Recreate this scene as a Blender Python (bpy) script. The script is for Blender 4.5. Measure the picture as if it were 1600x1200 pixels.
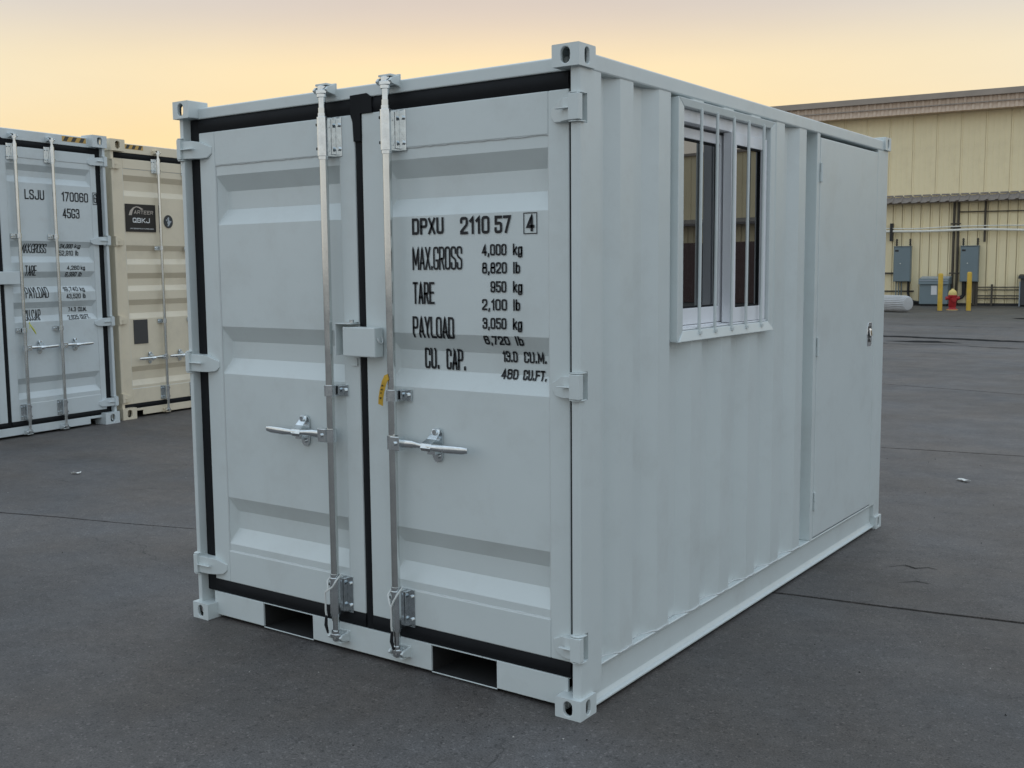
import bpy, bmesh, math, random
from mathutils import Vector, Matrix
R = math.radians
rnd = random.Random(7)
sc = bpy.context.scene
for o in list(bpy.data.objects): bpy.data.objects.remove(o)
COL = sc.collection

# ------------------------------------------------------------------ camera
CAM = Vector((1.8735, -3.0216, 1.5415))
YAW, PITCH, ROLL, FPX = R(-35.38644), R(-6.08811), R(-0.53347), 1692.9
fw = Vector((math.sin(YAW)*math.cos(PITCH), math.cos(YAW)*math.cos(PITCH), math.sin(PITCH)))
r0 = Vector((math.cos(YAW), -math.sin(YAW), 0)); u0 = r0.cross(fw)
rv = r0*math.cos(ROLL)+u0*math.sin(ROLL); uv = -r0*math.sin(ROLL)+u0*math.cos(ROLL)
cam = bpy.data.cameras.new('camera'); camo = bpy.data.objects.new('camera', cam); COL.objects.link(camo)
m = Matrix.Identity(4)
for i in range(3):
    m[i][0] = rv[i]; m[i][1] = uv[i]; m[i][2] = -fw[i]; m[i][3] = CAM[i]
camo.matrix_world = m
cam.sensor_fit = 'HORIZONTAL'; cam.sensor_width = 36; cam.lens = 36*FPX/1600
cam.clip_start = .05; cam.clip_end = 3000
sc.camera = camo

# ------------------------------------------------------------------ sky, sun, exposure
SUN_AZ = R(-37)                      # from +y, towards -x
SUN_EL = R(2.0)
w = bpy.data.worlds.new('World'); sc.world = w; w.use_nodes = True
nt = w.node_tree; nt.nodes.clear()
def N(t, **k):
    n = nt.nodes.new(t)
    for a, b in k.items(): setattr(n, a, b)
    return n
def link(a, b): nt.links.new(a, b)
def val(n, **k):
    for a, b in k.items(): n.inputs[a].default_value = b
out = N('ShaderNodeOutputWorld'); bg = N('ShaderNodeBackground'); link(bg.outputs[0], out.inputs[0])
sky = N('ShaderNodeTexSky', sky_type='NISHITA', sun_disc=False)
sky.sun_elevation = SUN_EL; sky.sun_rotation = SUN_AZ; sky.air_density = 1.3; sky.dust_density = 2.5
tc = N('ShaderNodeTexCoord')
sep = N('ShaderNodeSeparateXYZ'); link(tc.outputs['Generated'], sep.inputs[0])
def math_(op, a, b=None, clamp=False):
    n = N('ShaderNodeMath', operation=op, use_clamp=clamp)
    for i, v in enumerate((a, b)):
        if v is None: continue
        if isinstance(v, (int, float)): n.inputs[i].default_value = v
        else: link(v, n.inputs[i])
    return n.outputs[0]
# angle to the sunset point on the horizon
dot = N('ShaderNodeVectorMath', operation='DOT_PRODUCT'); link(tc.outputs['Generated'], dot.inputs[0])
dot.inputs[1].default_value = (math.sin(SUN_AZ), math.cos(SUN_AZ), 0)
el = math_('MAXIMUM', sep.outputs[2], 0.0)
def ramp(fac, stops):
    n = N('ShaderNodeValToRGB'); link(fac, n.inputs[0]); cr = n.color_ramp
    cr.interpolation = 'EASE'
    while len(cr.elements) < len(stops): cr.elements.new(.5)
    for e, (p, c) in zip(cr.elements, stops): e.position = p; e.color = (*c, 1)
    return n.outputs[0]
# towards the sunset: pale gold low down, pink-grey above, lavender blue overhead
warm = ramp(el, [(0.0, (.95, .62, .28)), (.10, (.98, .745, .37)), (.165, (.94, .765, .46)), (.235, (.645, .565, .50)), (.34, (.62, .60, .60)), (.6, (.76, .87, .96)), (1, (.81, .98, 1.16))])
cool = ramp(el, [(0.0, (.80, .77, .72)), (.10, (.80, .80, .77)), (.25, (.76, .83, .87)), (.6, (.80, .95, 1.10)), (1, (.81, .98, 1.16))])
f = math_('MULTIPLY_ADD', dot.outputs['Value'], .5); f.node.inputs[2].default_value = .5
f = math_('POWER', f, 5.5)
mx = N('ShaderNodeMix', data_type='RGBA'); link(f, mx.inputs[0]); link(cool, mx.inputs[6]); link(warm, mx.inputs[7])
# faint high veil of cloud so that the sky is not a perfect ramp
nz = N('ShaderNodeTexNoise'); val(nz, Scale=3.0, Detail=4.0, Roughness=.55)
mp = N('ShaderNodeMapping'); mp.inputs['Scale'].default_value = (1, 1, 4); link(tc.outputs['Generated'], mp.inputs[0]); link(mp.outputs[0], nz.inputs['Vector'])
veil = math_('MULTIPLY_ADD', nz.outputs['Fac'], .12); veil.node.inputs[2].default_value = .94
side = math_('POWER', math_('MULTIPLY_ADD', dot.outputs['Value'], .5), 1.2)      # the sunset half of the sky is the brighter one
side.node.inputs[0].links[0].from_node.inputs[2].default_value = .5
lum = math_('MULTIPLY_ADD', side, .14); lum.node.inputs[2].default_value = .88
vm = N('ShaderNodeVectorMath', operation='SCALE'); link(mx.outputs[2], vm.inputs[0]); link(math_('MULTIPLY', veil, lum), vm.inputs['Scale'])
sk = N('ShaderNodeVectorMath', operation='SCALE'); link(sky.outputs[0], sk.inputs[0]); sk.inputs['Scale'].default_value = .008
ad = N('ShaderNodeVectorMath', operation='ADD'); link(vm.outputs[0], ad.inputs[0]); link(sk.outputs[0], ad.inputs[1])
link(ad.outputs[0], bg.inputs[0]); bg.inputs[1].default_value = 1.0

sun = bpy.data.lights.new('sun', 'SUN'); suno = bpy.data.objects.new('sun', sun); COL.objects.link(suno)
sun.energy = .5; sun.angle = R(10); sun.color = (1, .72, .42)
sd = Vector((math.sin(SUN_AZ)*math.cos(SUN_EL), math.cos(SUN_AZ)*math.cos(SUN_EL), math.sin(SUN_EL)))
suno.rotation_euler = sd.to_track_quat('Z', 'Y').to_euler(); suno.location = (0, 0, 20)
sc.view_settings.view_transform = 'Standard'; sc.view_settings.look = 'None'
sc.view_settings.exposure = 0.0; sc.view_settings.gamma = 1; sc.view_settings.use_curve_mapping = False
sc.render.engine = 'CYCLES'

# ------------------------------------------------------------------ materials
def mat(name, col, rough=.5, metal=0.0, spec=.5, var=0.0, vscale=3.0, bump=0.0, bscale=200.0, bump2=0.0, b2scale=3.0, dirt=None, dscale=2.0, damt=.3, coat=0.0, rvar=0.0):
    M = bpy.data.materials.new(name); M.use_nodes = True
    t = M.node_tree; b = t.nodes['Principled BSDF']
    b.inputs['Base Color'].default_value = (*col, 1); b.inputs['Roughness'].default_value = rough
    b.inputs['Metallic'].default_value = metal; b.inputs['Specular IOR Level'].default_value = spec
    b.inputs['Coat Weight'].default_value = coat; b.inputs['Coat Roughness'].default_value = .22
    tc = t.nodes.new('ShaderNodeTexCoord')
    def noise(s, d=4.0, ro=.6):
        n = t.nodes.new('ShaderNodeTexNoise'); n.inputs['Scale'].default_value = s; n.inputs['Detail'].default_value = d
        n.inputs['Roughness'].default_value = ro; t.links.new(tc.outputs['Object'], n.inputs['Vector']); return n
    last = None
    if var:
        n = noise(vscale); mr = t.nodes.new('ShaderNodeMapRange'); t.links.new(n.outputs['Fac'], mr.inputs[0])
        mr.inputs[1].default_value = .25; mr.inputs[2].default_value = .75; mr.inputs[3].default_value = 1-var; mr.inputs[4].default_value = 1+var
        v = t.nodes.new('ShaderNodeVectorMath'); v.operation = 'SCALE'; v.inputs[0].default_value = col
        t.links.new(mr.outputs[0], v.inputs['Scale']); last = v.outputs[0]
    if dirt:
        n = noise(dscale, 7, .7); mr = t.nodes.new('ShaderNodeMapRange'); t.links.new(n.outputs['Fac'], mr.inputs[0])
        mr.inputs[1].default_value = .5; mr.inputs[2].default_value = .75; mr.inputs[3].default_value = 0; mr.inputs[4].default_value = damt
        x = t.nodes.new('ShaderNodeMix'); x.data_type = 'RGBA'; t.links.new(mr.outputs[0], x.inputs[0])
        if last: t.links.new(last, x.inputs[6])
        else: x.inputs[6].default_value = (*col, 1)
        x.inputs[7].default_value = (*dirt, 1); last = x.outputs[2]
    if last: t.links.new(last, b.inputs['Base Color'])
    if rvar:
        n = noise(6); mr = t.nodes.new('ShaderNodeMapRange'); t.links.new(n.outputs['Fac'], mr.inputs[0])
        mr.inputs[1].default_value = .3; mr.inputs[2].default_value = .7; mr.inputs[3].default_value = rough-rvar; mr.inputs[4].default_value = rough+rvar
        t.links.new(mr.outputs[0], b.inputs['Roughness'])
    nrm = None
    for (s, a, dist) in ((b2scale, bump2, .02), (bscale, bump, .001)):
        if not a: continue
        n = noise(s, 3); bp = t.nodes.new('ShaderNodeBump'); bp.inputs['Strength'].default_value = a; bp.inputs['Distance'].default_value = dist
        t.links.new(n.outputs['Fac'], bp.inputs['Height'])
        if nrm: t.links.new(nrm, bp.inputs['Normal'])
        nrm = bp.outputs[0]
    if nrm: t.links.new(nrm, b.inputs['Normal'])
    return M
def paint(name, col, dirt=(.30, .27, .23), damt=.16):
    return mat(name, col, .36, 0, .5, coat=.35, var=.02, vscale=2.2, bump=.25, bscale=260, bump2=.16, b2scale=3.0, dirt=dirt, dscale=3.5, damt=damt, rvar=.07)
GREY = paint('grey_paint', (.625, .680, .680))
GREY2 = paint('blue_grey_paint', (.620, .675, .690), damt=.22)
TAN = paint('tan_paint', (.780, .690, .530), damt=.2)
RUST = paint('oxide_red_paint', (.085, .030, .026))
WELD = mat('weld_bead_paint', (.60, .63, .63), .38, bump=.6, bscale=120)
RUBBER = mat('black_rubber', (.007, .008, .010), .65, spec=.22, var=.2, vscale=9, bump=.2)
ZINC = mat('zinc_plated_steel', (.72, .76, .78), .18, 1.0, var=.12, vscale=40, bump=.35, bscale=60, rvar=.1)
GALV = mat('galvanised_tube', (.70, .72, .71), .17, 1.0, var=.08, vscale=12, bump=.10, bscale=60, rvar=.05, dirt=(.55, .54, .51), dscale=9, damt=.25)
CHROME = mat('chromed_latch', (.85, .86, .87), .12, 1.0)
INK = mat('black_lettering', (.010, .011, .014), .5, spec=.4)
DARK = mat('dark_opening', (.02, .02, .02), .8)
WOOD = mat('plywood_floor', (.16, .10, .06), .8, var=.2, vscale=8)
PVC = mat('white_window_plastic', (.82, .83, .86), .3, 0, .5, var=.02, vscale=5)
YELLOW = mat('yellow_tag', (.62, .38, .04), .5, var=.15, vscale=60)
LIME = mat('yellow_green_tie', (.60, .62, .12), .5)
CABLE = mat('pale_cable', (.66, .68, .66), .5, bump=.5, bscale=300)
STRIPE_Y = mat('yellow_stripe', (.62, .38, .10), .5)
STRIPE_K = mat('dark_stripe', (.06, .06, .055), .55)
SIGNK = mat('black_sign', (.012, .011, .011), .35)
SIGNT = mat('bronze_lettering', (.52, .46, .40), .4)
SIGNW = mat('white_lettering', (.78, .80, .80), .45)
PLATE = mat('dark_plate', (.055, .055, .055), .5)
BADGE = mat('dark_badge', (.035, .042, .05), .3)
BADGEW = mat('pale_badge_figure', (.42, .46, .50), .35)
CLAD = mat('beige_cladding', (.90, .775, .50), .5, var=.05, vscale=.7, dirt=(.36, .27, .18), dscale=.9, damt=.22, bump=.2, bscale=40)
CLAD2 = mat('beige_upper_cladding', (.93, .79, .50), .5, var=.04, vscale=.5, dirt=(.42, .30, .18), dscale=.6, damt=.25)
EAVE = mat('pinkish_eave_metal', (.64, .49, .37), .6, var=.10, vscale=2.2, dirt=(.25, .18, .14), dscale=1.6, damt=.4)
FASCIA = mat('grey_fascia_metal', (.38, .315, .26), .6, var=.12, vscale=1.5)
CANOPY = mat('grey_canopy_metal', (.23, .205, .195), .5, var=.12, vscale=3)
CONDUIT = mat('brown_conduit', (.075, .062, .045), .6, var=.2, vscale=4)
BLACKP = mat('black_pipe', (.02, .02, .02), .6)
WHITEP = mat('white_pipe', (.86, .84, .76), .5, var=.05)
CAB = mat('blue_grey_cabinet', (.175, .225, .245), .45, var=.05, vscale=2)
CABTOP = mat('pale_cabinet_lid', (.30, .35, .39), .4)
LABEL = mat('white_notice', (.7, .7, .7), .5)
BOLL = mat('yellow_bollard_paint', (.66, .42, .05), .5, var=.10, vscale=5, dirt=(.3, .2, .06), dscale=6, damt=.4)
RED = mat('red_hydrant_paint', (.42, .02, .025), .4, var=.1, vscale=6)
CREAM = mat('cream_bonnet_paint', (.75, .58, .20), .45)
ROLLM = mat('ribbed_grey_sheet', (.52, .52, .52), .5, var=.1, vscale=4)
PAPER = mat('white_litter', (.75, .74, .70), .7)

def asphalt(name, base, stain=.5):
    M = bpy.data.materials.new(name); M.use_nodes = True
    t = M.node_tree; b = t.nodes['Principled BSDF']; L = t.links.new
    tc = t.nodes.new('ShaderNodeTexCoord')
    def noise(s, d, ro=.6, sx=1, sy=1):
        n = t.nodes.new('ShaderNodeTexNoise'); n.inputs['Scale'].default_value = s; n.inputs['Detail'].default_value = d; n.inputs['Roughness'].default_value = ro
        mp = t.nodes.new('ShaderNodeMapping'); mp.inputs['Scale'].default_value = (sx, sy, 1); L(tc.outputs['Object'], mp.inputs[0]); L(mp.outputs[0], n.inputs['Vector']); return n.outputs['Fac']
    def mr(f, a, b_, c, d):
        n = t.nodes.new('ShaderNodeMapRange'); L(f, n.inputs[0])
        for i, v in enumerate((a, b_, c, d)): n.inputs[i+1].default_value = v
        return n.outputs[0]
    def mul(a, b_):
        n = t.nodes.new('ShaderNodeMath'); n.operation = 'MULTIPLY'; L(a, n.inputs[0]); L(b_, n.inputs[1]); return n.outputs[0]
    fine = mr(noise(150, 4, .8), .3, .7, .40, 1.70)
    vo = t.nodes.new('ShaderNodeTexVoronoi'); vo.inputs['Scale'].default_value = 110; L(tc.outputs['Object'], vo.inputs['Vector'])
    sepc = t.nodes.new('ShaderNodeSeparateColor'); L(vo.outputs['Color'], sepc.inputs[0])
    agg = mr(sepc.outputs[0], .90, 1.0, 1.0, 1.6)          # a few pale stones
    agd = mr(sepc.outputs[1], .86, 1.0, 1.0, .55)          # and dark ones
    mid = mr(noise(14, 6, .75), .3, .7, .80, 1.20)
    big = mr(noise(.55, 5, .6), .3, .7, .80, 1.16)
    streak = mr(noise(1.1, 4, .6, .35, 2.2), .35, .7, .90, 1.10)
    blot = mr(noise(2.3, 6, .7), .62, .74, 1.0, 1.0-stain*.45)
    # hairline cracks in a few worn places and faint tyre tracks
    wn = t.nodes.new('ShaderNodeTexNoise'); wn.inputs['Scale'].default_value = 1.6; wn.inputs['Detail'].default_value = 5; L(tc.outputs['Object'], wn.inputs['Vector'])
    wv = t.nodes.new('ShaderNodeVectorMath'); wv.operation = 'MULTIPLY_ADD'; L(wn.outputs['Color'], wv.inputs[0]); wv.inputs[1].default_value = (.9, .9, 0); L(tc.outputs['Object'], wv.inputs[2])
    ve = t.nodes.new('ShaderNodeTexVoronoi'); ve.feature = 'DISTANCE_TO_EDGE'; ve.inputs['Scale'].default_value = .55; L(wv.outputs[0], ve.inputs['Vector'])
    line = mr(ve.outputs['Distance'], .0012, .0042, 1, 0); where = mr(noise(.33, 3), .54, .62, 0, 1)
    cm_ = mul(line, where); crack = mr(cm_, 0, 1, 1, .45)
    wt = t.nodes.new('ShaderNodeTexWave'); wt.wave_type = 'RINGS'; wt.rings_direction = 'Z'; wt.inputs['Scale'].default_value = .17; wt.inputs['Distortion'].default_value = .8; wt.inputs['Detail'].default_value = 2; wt.inputs['Detail Scale'].default_value = .4
    mp2 = t.nodes.new('ShaderNodeMapping'); mp2.inputs['Location'].default_value = (9, 17, 0); L(tc.outputs['Object'], mp2.inputs[0]); L(mp2.outputs[0], wt.inputs['Vector'])
    trk = mul(mr(wt.outputs['Fac'], .80, .93, 0, 1), mr(noise(.5, 4, .65), .46, .62, 0, 1)); tyre = mr(trk, 0, 1, 1, .74)
    patch = mr(noise(.23, 4, .55), .42, .60, .86, 1.10)
    v = mul(mul(mul(fine, agg), mul(agd, mid)), mul(mul(big, streak), blot)); v = mul(mul(v, crack), mul(tyre, patch))
    hue = t.nodes.new('ShaderNodeMix'); hue.data_type = 'RGBA'; L(mr(noise(.9, 4), .35, .65, 0, 1), hue.inputs[0])
    hue.inputs[6].default_value = (*[c*k for c, k in zip(base, (1.07, 1.0, .93))], 1); hue.inputs[7].default_value = (*[c*k for c, k in zip(base, (.95, 1.0, 1.06))], 1)
    sc_ = t.nodes.new('ShaderNodeVectorMath'); sc_.operation = 'SCALE'; L(hue.outputs[2], sc_.inputs[0]); L(v, sc_.inputs['Scale'])
    L(sc_.outputs[0], b.inputs['Base Color'])
    L(mr(noise(3, 4), .3, .7, .55, .70), b.inputs['Roughness']); b.inputs['Specular IOR Level'].default_value = .5
    bp = t.nodes.new('ShaderNodeBump'); bp.inputs['Strength'].default_value = .55; bp.inputs['Distance'].default_value = .004
    L(noise(150, 3, .7), bp.inputs['Height']); L(bp.outputs[0], b.inputs['Normal'])
    return M
ASPH = asphalt('asphalt_surface', (.096, .0865, .0815))
ASPH_OLD = asphalt('old_asphalt_surface', (.088, .081, .071), .9)
JOINT = mat('joint_dirt', (.022, .021, .020), .9, bump=.5, bscale=60)
TAR = mat('tar_sealant', (.016, .016, .017), .9, spec=.1, var=.3, vscale=6)

def glass_mat():
    M = bpy.data.materials.new('tinted_window_glass'); M.use_nodes = True
    t = M.node_tree; b = t.nodes['Principled BSDF']
    b.inputs['Base Color'].default_value = (.012, .015, .016, 1); b.inputs['Roughness'].default_value = .012
    b.inputs['IOR'].default_value = 2.9      # double pane with a reflective coating
    return M
GLASS = glass_mat()

# ------------------------------------------------------------------ mesh helpers
class MB:
    def __init__(s): s.v = []; s.f = []; s.sm = []
    def add(s, vs, fs, smooth=False):
        k = len(s.v); s.v += [tuple(v) for v in vs]
        for f in fs: s.f.append([i+k for i in f]); s.sm.append(smooth)
    def quad(s, a, b, c, d): s.add([a, b, c, d], [[0, 1, 2, 3]])
    def poly(s, pts): s.add(pts, [list(range(len(pts)))])
    def box(s, x0, x1, y0, y1, z0, z1):
        s.add([(x0,y0,z0),(x1,y0,z0),(x1,y1,z0),(x0,y1,z0),(x0,y0,z1),(x1,y0,z1),(x1,y1,z1),(x0,y1,z1)],
              [[0,3,2,1],[4,5,6,7],[0,1,5,4],[1,2,6,5],[2,3,7,6],[3,0,4,7]])
    def prism(s, pts, ax, a0, a1):
        # pts: 2-D outline; ax: axis of extrusion (0,1,2); the outline takes the two other axes in order
        def P(p, a):
            q = [p[0], p[1]]; q.insert(ax, a); return tuple(q)
        n = len(pts)
        s.add([P(p, a0) for p in pts]+[P(p, a1) for p in pts],
              [list(range(n)), list(range(2*n-1, n-1, -1))]+[[(i+1) % n, i, n+i, n+(i+1) % n] for i in range(n)])
    def cyl(s, p0, p1, r0, r1=None, n=14, caps=True):
        if r1 is None: r1 = r0
        p0 = Vector(p0); p1 = Vector(p1); d = (p1-p0).normalized()
        a = d.orthogonal().normalized(); b = d.cross(a)
        ring = lambda p, r: [p+(a*math.cos(2*math.pi*i/n)+b*math.sin(2*math.pi*i/n))*r for i in range(n)]
        s.add(ring(p0, r0)+ring(p1, r1), [[i, (i+1) % n, n+(i+1) % n, n+i] for i in range(n)], True)
        if caps:
            s.add(ring(p0, r0), [list(range(n-1, -1, -1))]); s.add(ring(p1, r1), [list(range(n))])
    def lathe(s, prof, c=(0, 0, 0), n=18):
        # prof: (radius, z) from bottom to top
        k = []
        for r, z in prof: k += [(c[0]+r*math.cos(2*math.pi*i/n), c[1]+r*math.sin(2*math.pi*i/n), c[2]+z) for i in range(n)]
        fs = []
        for j in range(len(prof)-1):
            for i in range(n): fs.append([j*n+i, j*n+(i+1) % n, (j+1)*n+(i+1) % n, (j+1)*n+i])
        s.add(k, fs, True); m_ = len(prof)-1
        s.add(k[:n], [list(range(n-1, -1, -1))]); s.add(k[m_*n:], [list(range(n))])
    def tube(s, pts, r, n=8, flat=1.0):
        pts = [Vector(p) for p in pts]; k = []; prev = None
        for i, p in enumerate(pts):
            d = (pts[min(i+1, len(pts)-1)]-pts[max(i-1, 0)]).normalized()
            a = d.orthogonal().normalized() if prev is None else (prev-d*prev.dot(d)).normalized()
            prev = a; b = d.cross(a); rr = r[i] if isinstance(r, (list, tuple)) else r
            k += [p+a*math.cos(2*math.pi*j/n)*rr+b*math.sin(2*math.pi*j/n)*rr*flat for j in range(n)]
        fs = []
        for i in range(len(pts)-1):
            for j in range(n): fs.append([i*n+j, i*n+(j+1) % n, (i+1)*n+(j+1) % n, (i+1)*n+j])
        s.add(k, fs, True); s.add(k[:n], [list(range(n-1, -1, -1))]); s.add(k[-n:], [list(range(n))])
    def mesh(s, name, m_=None):
        me = bpy.data.meshes.new(name); me.from_pydata(s.v, [], s.f)
        me.polygons.foreach_set('use_smooth', s.sm)
        if m_: me.materials.append(m_)
        bm = bmesh.new(); bm.from_mesh(me); bmesh.ops.recalc_face_normals(bm, faces=bm.faces); bm.to_mesh(me); bm.free()
        me.update(); return me
    def build(s, name, m_, parent=None, bevel=0.0, loc=None, rotz=0.0):
        return place(s.mesh(name, m_), name, parent, bevel, loc, rotz)
def place(me, name, parent=None, bevel=0.0, loc=None, rotz=0.0, label=None):
    o = bpy.data.objects.new(name, me); COL.objects.link(o)
    if parent: o.parent = parent
    if loc is not None: o.location = loc
    o.rotation_euler.z = rotz
    if bevel:
        b = o.modifiers.new('edge', 'BEVEL'); b.width = bevel; b.segments = 2; b.limit_method = 'ANGLE'; b.angle_limit = R(50)
        b.use_clamp_overlap = True
    if label: o['label'] = label
    return o
def tag(o, label, cat, group=None, kind=None):
    o['label'] = label; o['category'] = cat
    if group: o['group'] = group
    if kind: o['kind'] = kind
    return o
def thing(name, label, cat, loc=(0, 0, 0), rotz=0.0, group=None):
    o = bpy.data.objects.new(name, None); COL.objects.link(o); o.location = loc; o.rotation_euler.z = rotz
    o.empty_display_size = .2
    return tag(o, label, cat, group)
def structure(o): o['kind'] = 'structure'; return o

# ------------------------------------------------------------------ stencil lettering (strokes cut as thin sheets)
r_ = .16
W44 = .44
GL = {}
def G(ch, *paths, w=W44): GL[ch] = (w, paths)
Rr = W44
G('0', ('c', [(0,0,r_),(Rr,0,r_),(Rr,1,r_),(0,1,r_)])); GL['O'] = GL['0']
G('1', ('o', [(.02,.80),(.20,1),(.20,0)]), w=.22)
G('2', ('o', [(0,.74),(0,1,r_),(Rr,1,r_),(Rr,.56,.08),(0,.10),(0,0),(Rr,0)]))
G('3', ('o', [(0,.78),(0,1,r_),(Rr,1,r_),(Rr,.53,.1),(.16,.53)]), ('o', [(.16,.53),(Rr,.53,.1),(Rr,0,r_),(0,0,r_),(0,.22)]))
G('4', ('o', [(.32,0),(.32,1),(0,.25),(Rr,.25)]))
G('5', ('o', [(Rr,1),(.02,1),(.02,.58),(Rr,.60,r_),(Rr,0,r_),(0,0,r_),(0,.22)]))
G('6', ('o', [(Rr,.78),(Rr,1,r_),(0,1,r_),(0,0,r_),(Rr,0,r_),(Rr,.57,r_),(0,.55)]))
G('9', ('o', [(0,.22),(0,0,r_),(Rr,0,r_),(Rr,1,r_),(0,1,r_),(0,.43,r_),(Rr,.45)]))
G('7', ('o', [(0,1),(Rr,1),(.13,0)]))
G('8', ('c', [(0,0,r_),(Rr,0,r_),(Rr,.53,.12),(0,.53,.12)]), ('c', [(.03,.53,.12),(Rr-.03,.53,.12),(Rr-.03,1,r_),(.03,1,r_)]))
G('A', ('o', [(0,0),(.22,1),(Rr,0)]), ('o', [(.07,.28),(.37,.28)]))
G('B', ('c', [(0,0),(Rr,0,r_),(Rr,.52,.12),(0,.52)]), ('c', [(0,.52),(Rr-.02,.52,.12),(Rr-.02,1,r_),(0,1)]))
G('C', ('o', [(Rr,.72),(Rr,1,r_),(0,1,r_),(0,0,r_),(Rr,0,r_),(Rr,.28)]))
G('D', ('c', [(0,0),(Rr,0,r_),(Rr,1,r_),(0,1)]))
G('E', ('o', [(Rr,1),(0,1),(0,0),(Rr,0)]), ('o', [(0,.52),(.36,.52)]))
G('F', ('o', [(Rr,1),(0,1),(0,0)]), ('o', [(0,.52),(.36,.52)]))
G('G', ('o', [(Rr,.78),(Rr,1,r_),(0,1,r_),(0,0,r_),(Rr,0,r_),(Rr,.40),(.26,.40)]))
G('J', ('o', [(0,.26),(0,0,r_),(Rr,0,r_),(Rr,1)]))
G('K', ('o', [(0,0),(0,1)]), ('o', [(Rr,1),(0,.40)]), ('o', [(.13,.56),(Rr,0)]))
G('L', ('o', [(0,1),(0,0),(.38,0)]), w=.38)
G('M', ('o', [(0,0),(0,1),(.3,.2),(.6,1),(.6,0)]), w=.6)
G('N', ('o', [(0,0),(0,1),(Rr,0),(Rr,1)]))
G('P', ('o', [(0,0),(0,1),(Rr,1,r_),(Rr,.47,r_),(0,.47)]))
G('Q', ('c', [(0,0,r_),(Rr,0,r_),(Rr,1,r_),(0,1,r_)]), ('o', [(.26,.24),(.46,-.04)]))
G('R', ('o', [(0,0),(0,1),(Rr,1,r_),(Rr,.47,r_),(0,.47)]), ('o', [(.22,.47),(Rr,0)]))
G('S', ('o', [(Rr,.74),(Rr,1,r_),(0,1,r_),(0,.60,.1),(Rr,.42,.1),(Rr,0,r_),(0,0,r_),(0,.26)]))
G('T', ('o', [(0,1),(Rr,1)]), ('o', [(.22,1),(.22,0)]))
G('U', ('o', [(0,1),(0,0,r_),(Rr,0,r_),(Rr,1)]))
G('W', ('o', [(0,1),(.15,0),(.3,.8),(.45,0),(.6,1)]), w=.6)
G('X', ('o', [(0,0),(Rr,1)]), ('o', [(0,1),(Rr,0)]))
G('Y', ('o', [(0,1),(.22,.47),(Rr,1)]), ('o', [(.22,.47),(.22,0)]))
G('k', ('o', [(0,0),(0,1)]), ('o', [(.36,.70),(0,.26)]), ('o', [(.12,.42),(.38,0)]), w=.38)
G('g', ('c', [(0,0,r_),(.38,0,r_),(.38,.70,r_),(0,.70,r_)]), ('o', [(.38,.70),(.38,-.26,r_),(0,-.26,r_),(0,-.12)]), w=.38)
G('l', ('o', [(.05,1),(.05,0)]), w=.10)
G('b', ('o', [(0,1),(0,0)]), ('c', [(0,0,r_),(.38,0,r_),(.38,.70,r_),(0,.70,r_)]), w=.38)
G(',', ('o', [(.05,.06),(.0,-.16)]), w=.06)
G('.', ('o', [(.03,.0),(.03,.09)]), w=.06)
G(' ', w=.25)
def smooth_path(pts, closed):
    o = []; n = len(pts)
    for i, p in enumerate(pts):
        r = p[2] if len(p) > 2 else 0
        if r == 0 or (not closed and i in (0, n-1)): o.append((p[0], p[1])); continue
        a = Vector(pts[i-1][:2]); b = Vector(p[:2]); c = Vector(pts[(i+1) % n][:2])
        ra = min(r, (a-b).length*.5); rc = min(r, (c-b).length*.5)
        p0 = b+(a-b).normalized()*ra; p2 = b+(c-b).normalized()*rc
        for k in range(5):
            t = k/4; q = p0*(1-t)**2+b*2*t*(1-t)+p2*t*t; o.append((q.x, q.y))
    return o
def text(mb, s, x0, x1, z0, z1, t, yf, gap=.22, fix=None, slant=0.0):
    """stroke text filling x0..x1, z0..z1; yf(x, z) gives the depth of the surface below it"""
    x0 += t/2; x1 -= t/2; z0 += t/2; z1 -= t/2
    tw = sum(GL[c][0] for c in s)+gap*(len(s)-1); k = (x1-x0)/tw; h = z1-z0; cx = 0
    for c in s:
        w_, paths = GL[c]
        for kind, pts in paths:
            cl = kind == 'c'; pp = smooth_path(pts, cl)
            P = [Vector((x0+(cx+a)*k+slant*h*b, z0+b*h)) for a, b in pp]
            # resample so that strokes follow the pressed ribs
            Q = []
            m_ = len(P) if cl else len(P)-1
            for i in range(m_):
                a, b = P[i], P[(i+1) % len(P)]; st = max(1, int((b-a).length/.006))
                for j in range(st): Q.append(a+(b-a)*(j/st))
            if not cl: Q.append(P[-1])
            n = len(Q); Lr = []
            for i in range(n):
                if cl: a, b, d = Q[i-1], Q[i], Q[(i+1) % n]
                else: a, b, d = Q[max(i-1, 0)], Q[i], Q[min(i+1, n-1)]
                d1 = (b-a).normalized() if (b-a).length > 1e-7 else (d-b).normalized()
                d2 = (d-b).normalized() if (d-b).length > 1e-7 else d1
                n1 = Vector((-d1.y, d1.x)); n2 = Vector((-d2.y, d2.x)); nn = n1+n2
                if nn.length < 1e-5: nn = n1
                nn.normalize(); sc_ = min(1/max(nn.dot(n1), .35), 2.0)
                off = nn*(t/2*sc_); q = b
                if not cl and i == 0: q = b-d2*t*.5
                if not cl and i == n-1: q = b+d1*t*.5
                Lr.append((q+off, q-off))
            vs = []
            for a, b in Lr:
                for q in (a, b): vs.append((q.x, yf(q.x, q.y)-.003, q.y))
            rng = n if cl else n-1
            mb.add(vs, [[2*i, 2*i+1, 2*((i+1) % n)+1, 2*((i+1) % n)] for i in range(rng)])
        cx += w_+gap

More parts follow.
